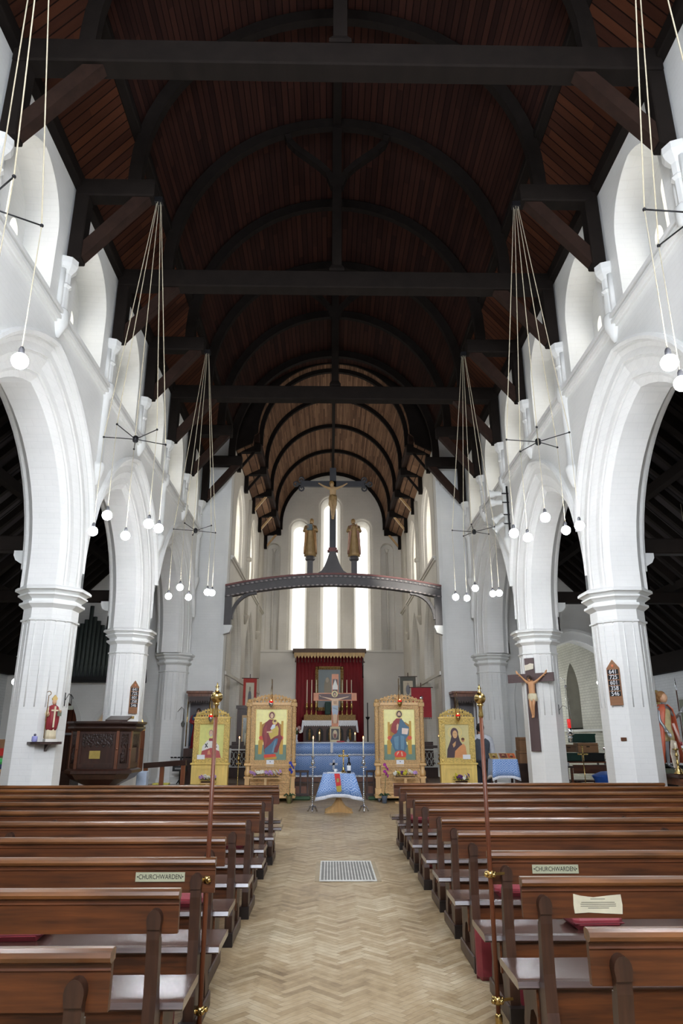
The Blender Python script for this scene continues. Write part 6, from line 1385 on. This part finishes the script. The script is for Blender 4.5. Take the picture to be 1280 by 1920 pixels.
t = thing('processional_cross_stand', 'brass processional cross on a slim pole in the right aisle', 'cross', (5.78, 16.9, 0)); M().tube([(0, 0, .1), (0, 0, 1.0)], .012, 8).lathe([(.12, 0), (.12, .02), (.04, .06), (.02, .12)], (0, 0, 0), 12).build('pole', BRASS, t)
c = M().box(-.015, .015, -.01, .01, .95, 1.24).box(-.10, .10, -.01, .01, 1.06, 1.09)
for p in ((-.1, 1.075), (.1, 1.075), (0, 1.25)): c.ball((p[0], 0, p[1]), .028, 8, 6)
c.build('cross', BRASS, t)
t = thing('wooden_lectern', 'reddish wooden lectern partly behind the nearest right pillar', 'lectern', (6.45, 16.6, 0)); RW = wood('red_mahogany', (110, 44, 34), .3, .2, 'z'); M().box(-.14, .14, -.14, .14, 0, 1.1).build('column', RW, t); M().prism([(-.2, 1.12), (.2, 1.22), (.2, 1.19), (-.2, 1.09)], 'YZ', -.22, .22).build('slope', RW, t); M().box(-.12, .12, -.14, .1, 1.18, 1.2).build('open_pages', WHITEP, t)
t = thing('microphone_stand', 'thin grey boom microphone stand in the right aisle', 'microphone stand', (6.1, 16.3, 0)); M().tube([(0, 0, 0), (0, 0, 1.15)], .01, 6).build('upright', STEEL, t); M().tube([(-.05, 0, .95), (.30, 0, 1.42)], .008, 6).build('boom', STEEL, t); M().lathe([(.11, 0), (.11, .015), (.02, .03)], (0, 0, 0), 12).build('base', IRON, t)
t = thing('side_table', 'small dark table with papers beside the crucifix pillar', 'table', (5.42, 17.5, 0)); M().box(-.2, .25, -.2, .2, .76, .80).build('tabletop', DARKWX, t)
for x in (-.16, .21):
    for y in (-.16, .16): M().box(x - .025, x + .025, y - .025, y + .025, 0, .76).build('leg', PEW, t)
tag(M().box(5.3, 5.6, 17.35, 17.6, .80, .88, bev=.01).build('white_papers', WHITEP), 'stack of white papers on the small dark side table', 'papers')
t = thing('drawer_unit', 'dark drawer unit with white labels behind the side table', 'drawers', (5.5, 18.6, 0)); M().box(-.2, .2, -.2, .2, 0, 1.35).build('carcass', DARKW, t)
for k in range(5): d = M().box(-.17, .17, -.215, -.2, .12 + k * .24, .32 + k * .24).build('drawer', DARKWX, t); M().box(-.05, .05, -.22, -.215, .19 + k * .24, .25 + k * .24).build('label_card', WHITEP, d)
t = thing('framed_mirror', 'tall narrow black-framed mirror behind the crucifix pillar', 'mirror', (5.22, 17.2, 1.4)); M().box(-.02, .0, -.1, .1, .3, 1.5).build('glass', STEEL, t); M().box(0, .05, -.1, .1, .25, 1.55).build('frame', BLACK, t)
tag(M().box(5.2, 5.24, 17.1, 17.3, 0, 1.66).build('mirror_stand', BLACK), 'black post carrying the narrow mirror behind the crucifix pillar', 'stand')
t = thing('sanctuary_lamp', 'silver hanging lamp with tall red glass beside the crucifix pillar', 'oil lamp', (4.93, 15.1, 1.48))
M().lathe([(.001, -.12), (.02, -.10), (.012, -.06), (.05, -.04), (.05, -.03), (.02, .0), (.085, .03), (.085, .045), (.03, .06), (.05, .12), (.035, .16)], (0, 0, 0), 16).build('lamp_body', SILVER, t); M().lathe([(.032, .16), (.036, .17), (.036, .33), (.032, .34)], (0, 0, 0), 14).build('red_glass_cup', REDGL, t)
c = M()
for k in range(3): a = 2.094 * k; c.tube([(.08 * cos(a), .08 * sin(a), .04), (.01 * cos(a), .01 * sin(a), 1.0)], .003, 5)
c.ball((0, 0, 1.0), .03, 8, 6).tube([(0, 0, 1.0), (0, 0, 1.14), (-.12, 0, 1.2)], .006, 5).build('chains', SILVER, t)
# armoured saint on his table
t = thing('statue_table', 'dark table with moulded edge under the armoured saint at the right edge', 'table', (5.42, 10.95, 0)); M().box(-.45, .4, -.30, .55, .90, .95, bev=.01).build('tabletop', DARKWX, t); M().box(-.41, .36, -.26, .51, .80, .90).build('apron', PEW, t)
for x in (-.38, .32):
    for y in (-.22, .47): M().box(x - .035, x + .035, y - .035, y + .035, 0, .8).build('leg', DARKW, t)
t = thing('armoured_saint_statue', 'painted saint statue in armour with orange-red cloak holding a spear', 'statue', (5.14, 11.18, .95), .5)
ARM = mat('silver_armour', (170, 176, 180), .3, .7, var=.2); ORC = mat('orange_red_cloak', (196, 96, 66), .5, var=.15); TUN = mat('cream_gold_tunic', (206, 190, 140), .5, var=.2, scale=14)
M().box(-.16, .16, -.14, .14, 0, .06).build('plinth', mat('dull_green_plinth', (96, 100, 80), .6), t)
HB_ = 1.12; bm_ = body(HB_, ((.11, 0, .79), (-.11, 0, .79)), ((.17, -.05, .66), (-.16, -.03, .62)), ((.12, -.14, .72), (-.15, -.10, .52)), ((.05, 0, .48), (-.05, 0, .48)), ((.055, -.03, .27), (-.05, 0, .27)), ((.05, 0, .05), (-.05, 0, .05)), ((.055, -.07, .015), (-.05, -.07, .015)), hd=((0, -.8, .6), (0, -.5, -.8)))
b = mesh_obj('body', bm_, ARM, t, (0, 0, .06)); fc = M().ball((0, -.014, 1.045), .068, 14, 10, sq=(.9, 1, 1.2)); face_bits(fc, (0, -.014, 1.045), .066); fc.build('face', SKIN, b)
hair_cap(b, (0, .01, 1.065), .076, mat('auburn_gold_hair', (150, 106, 60), .6, scale=30, bump=.5), .08)
M().lathe([(.125, .40), (.115, .5), (.092, .62), (.105, .76), (.11, .84), (.05, .92)], (0, 0, .06), 28, sy=.72, fold=lambda a, z: .06 * sin(9 * a) * (1 if z < .6 else .2)).build('tunic', TUN, t)
rings = []
for z, r_, op in ((.08, .24, 1.2), (.3, .22, 1.1), (.55, .20, 1.0), (.75, .18, .8), (.88, .15, .6), (.95, .08, .5)):
    rings.append([((r_ * (1 + .06 * sin(8 * a_))) * cos(a_), r_ * sin(a_) * .8, z + .06) for a_ in [(-pi / 2 + op + (2 * pi - 2 * op) * i / 28) for i in range(29)]])
o = M().loft(rings, 0, True, False).build('cloak', ORC, t); o.modifiers.new('t', 'SOLIDIFY').thickness = .014
sp = M().tube([(.135, -.17, .08), (.135, -.17, 1.22)], .010, 8).build('spear_shaft', mat('dark_spear_wood', (70, 48, 40), .5), t); M().lathe([(.010, 1.2), (.022, 1.22), (.018, 1.28), (.001, 1.42)], (.135, -.17, 0), 8, sy=.4).build('spear_head', SILVER, sp)
M().prism([(-.20, .08), (-.11, .06), (-.05, .26), (-.08, .46), (-.19, .48), (-.24, .28)], 'XZ', -.20, -.185).build('shield', mat('cream_shield', (214, 200, 180), .5), t)
M().prism(ell(0, 1.12, .10, .11), 'XZ', .09, .10).build('halo', BRASS, t)
for x, y, l in ((5.06, 10.80, 'brass candlestick at the front left of the statue table, paler candle stub'), (5.22, 10.86, 'brass candlestick beside the red and white pole on the statue table')):
    t = thing('brass_candlestick', l, 'candlestick', (x, y, .95), 0, 'brass candlesticks on the statue table')
    M().lathe([(.07, 0), (.07, .015), (.045, .04), (.05, .06), (.02, .09), (.014, .13), (.03, .15), (.014, .17), (.014, .24), (.03, .26), (.014, .28), (.012, .33), (.05, .345), (.05, .355), (.018, .36)], (0, 0, 0), 18).build('stick', BRASS, t); M().lathe([(.014, .355), (.013, .44)], (0, 0, 0), 10).build('candle_stub', WAX, t)
t = thing('striped_pole', 'slanting red and white banded pole beside the armoured saint', 'pole', (5.36, 11.0, .95)); M().tube([(0, 0, 0), (-.10, .0, .40)], .02, 8).build('lower_band', WHITEP, t); M().tube([(-.10, 0, .40), (-.115, 0, .45)], .021, 8).build('red_band', REDLEA, t); M().tube([(-.115, 0, .45), (-.19, 0, .72)], .02, 8).build('upper_band', mat('rose_pole', (206, 170, 160), .5), t)
# right edge: framed picture, arch and dark chest of drawers
t = thing('framed_picture', 'large pale-framed picture of a blue-robed figure on the right aisle wall', 'picture', (9.30, 18.6, 1.9)); t.rotation_euler = (0, 0, pi / 2 * 3)
M().box(-.60, .60, 0, .03, -.56, -.50).box(-.6, .6, 0, .03, .50, .56).box(-.6, -.54, 0, .03, -.56, .56).box(.54, .6, 0, .03, -.56, .56).build('frame', mat('pale_frame', (196, 200, 196), .5), t)
painting('canvas', t, -.54, .54, -.5, .5, .02, [((136, 140, 120), R4(0, 0, 1, 1)), ((90, 110, 130), [(.3, 0), (.28, .5), (.4, .85), (.62, .85), (.72, .5), (.75, 0)]), ((170, 110, 90), [(.2, .3), (.3, .7), (.4, .6), (.35, .2)]), ((120, 140, 160), ell(.5, .8, .16, .14)), ((206, 176, 150), ell(.5, .78, .08, .1))])
t = thing('dark_bookcase', 'low dark bookcase with white papers under the framed picture', 'bookcase', (8.95, 18.3, 0)); M().box(-.3, .35, -1.0, 1.0, 0, .06).box(-.3, .35, -1.0, 1.0, .72, .78).box(-.3, .35, -1.0, 1.0, 1.04, 1.08).box(-.3, .35, -1.0, -.95, 0, 1.08).box(-.3, .35, .95, 1.0, 0, 1.08).box(.3, .35, -1, 1, 0, 1.08).build('case', BLACK, t)
for k in range(6): M().box(-.28, .1, -.85 + k * .28, -.66 + k * .28, .78, .98, bev=.01).build('papers', WHITEP, t)
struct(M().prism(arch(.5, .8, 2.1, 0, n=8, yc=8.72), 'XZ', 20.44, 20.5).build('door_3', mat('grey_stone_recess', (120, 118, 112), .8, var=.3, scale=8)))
struct(moulding(.5, .8, 2.1, 0, 8.72, .0, .1, 20.5, .1).build('trim_8', STONE))
# left edge clutter
t = thing('left_trestle', 'table with pale wood edge at the far left edge', 'table', (-6.05, 13.0, 0)); M().box(-.5, .45, -.4, .4, .90, .94).build('tabletop', PALEW, t); M().box(-.45, .40, -.35, .35, .10, .90).build('box_under', CARD2, t)
tag(M().box(-6.5, -5.63, 12.7, 13.2, .94, 1.02, bev=.02).build('folded_blue_cloth', mat('navy_cloth', (52, 66, 100), .7)), 'folded dark blue cloth under the green bag at the left edge', 'cloth'); tag(M().box(-6.5, -5.66, 12.7, 13.2, 1.02, 1.11, bev=.035).build('green_bag', mat('bright_green_nylon', (86, 196, 106), .5)), 'bright green folded bag on the table at the left edge', 'bag')
t = thing('barrier_board', 'red and white striped barrier board behind the green bag', 'barrier', (-6.25, 13.4, 0)); M().box(-.9, -.1, -.01, .01, 1.14, 1.27).box(.3, .66, -.01, .01, 1.14, 1.27).build('white_stripe', WHITEP, t); M().box(-.1, .3, -.012, .012, 1.14, 1.27).build('red_stripe', mat('signal_red', (216, 40, 36), .4), t); M().box(.55, .6, 0, .04, 0, 1.27).box(-.8, -.75, 0, .04, 0, 1.27).build('support', MIDW, t)
carton(-6.2, 14.1, .0, 1.1, .6, 1.42, 'tall cardboard carton behind the striped barrier board', flaps=False)
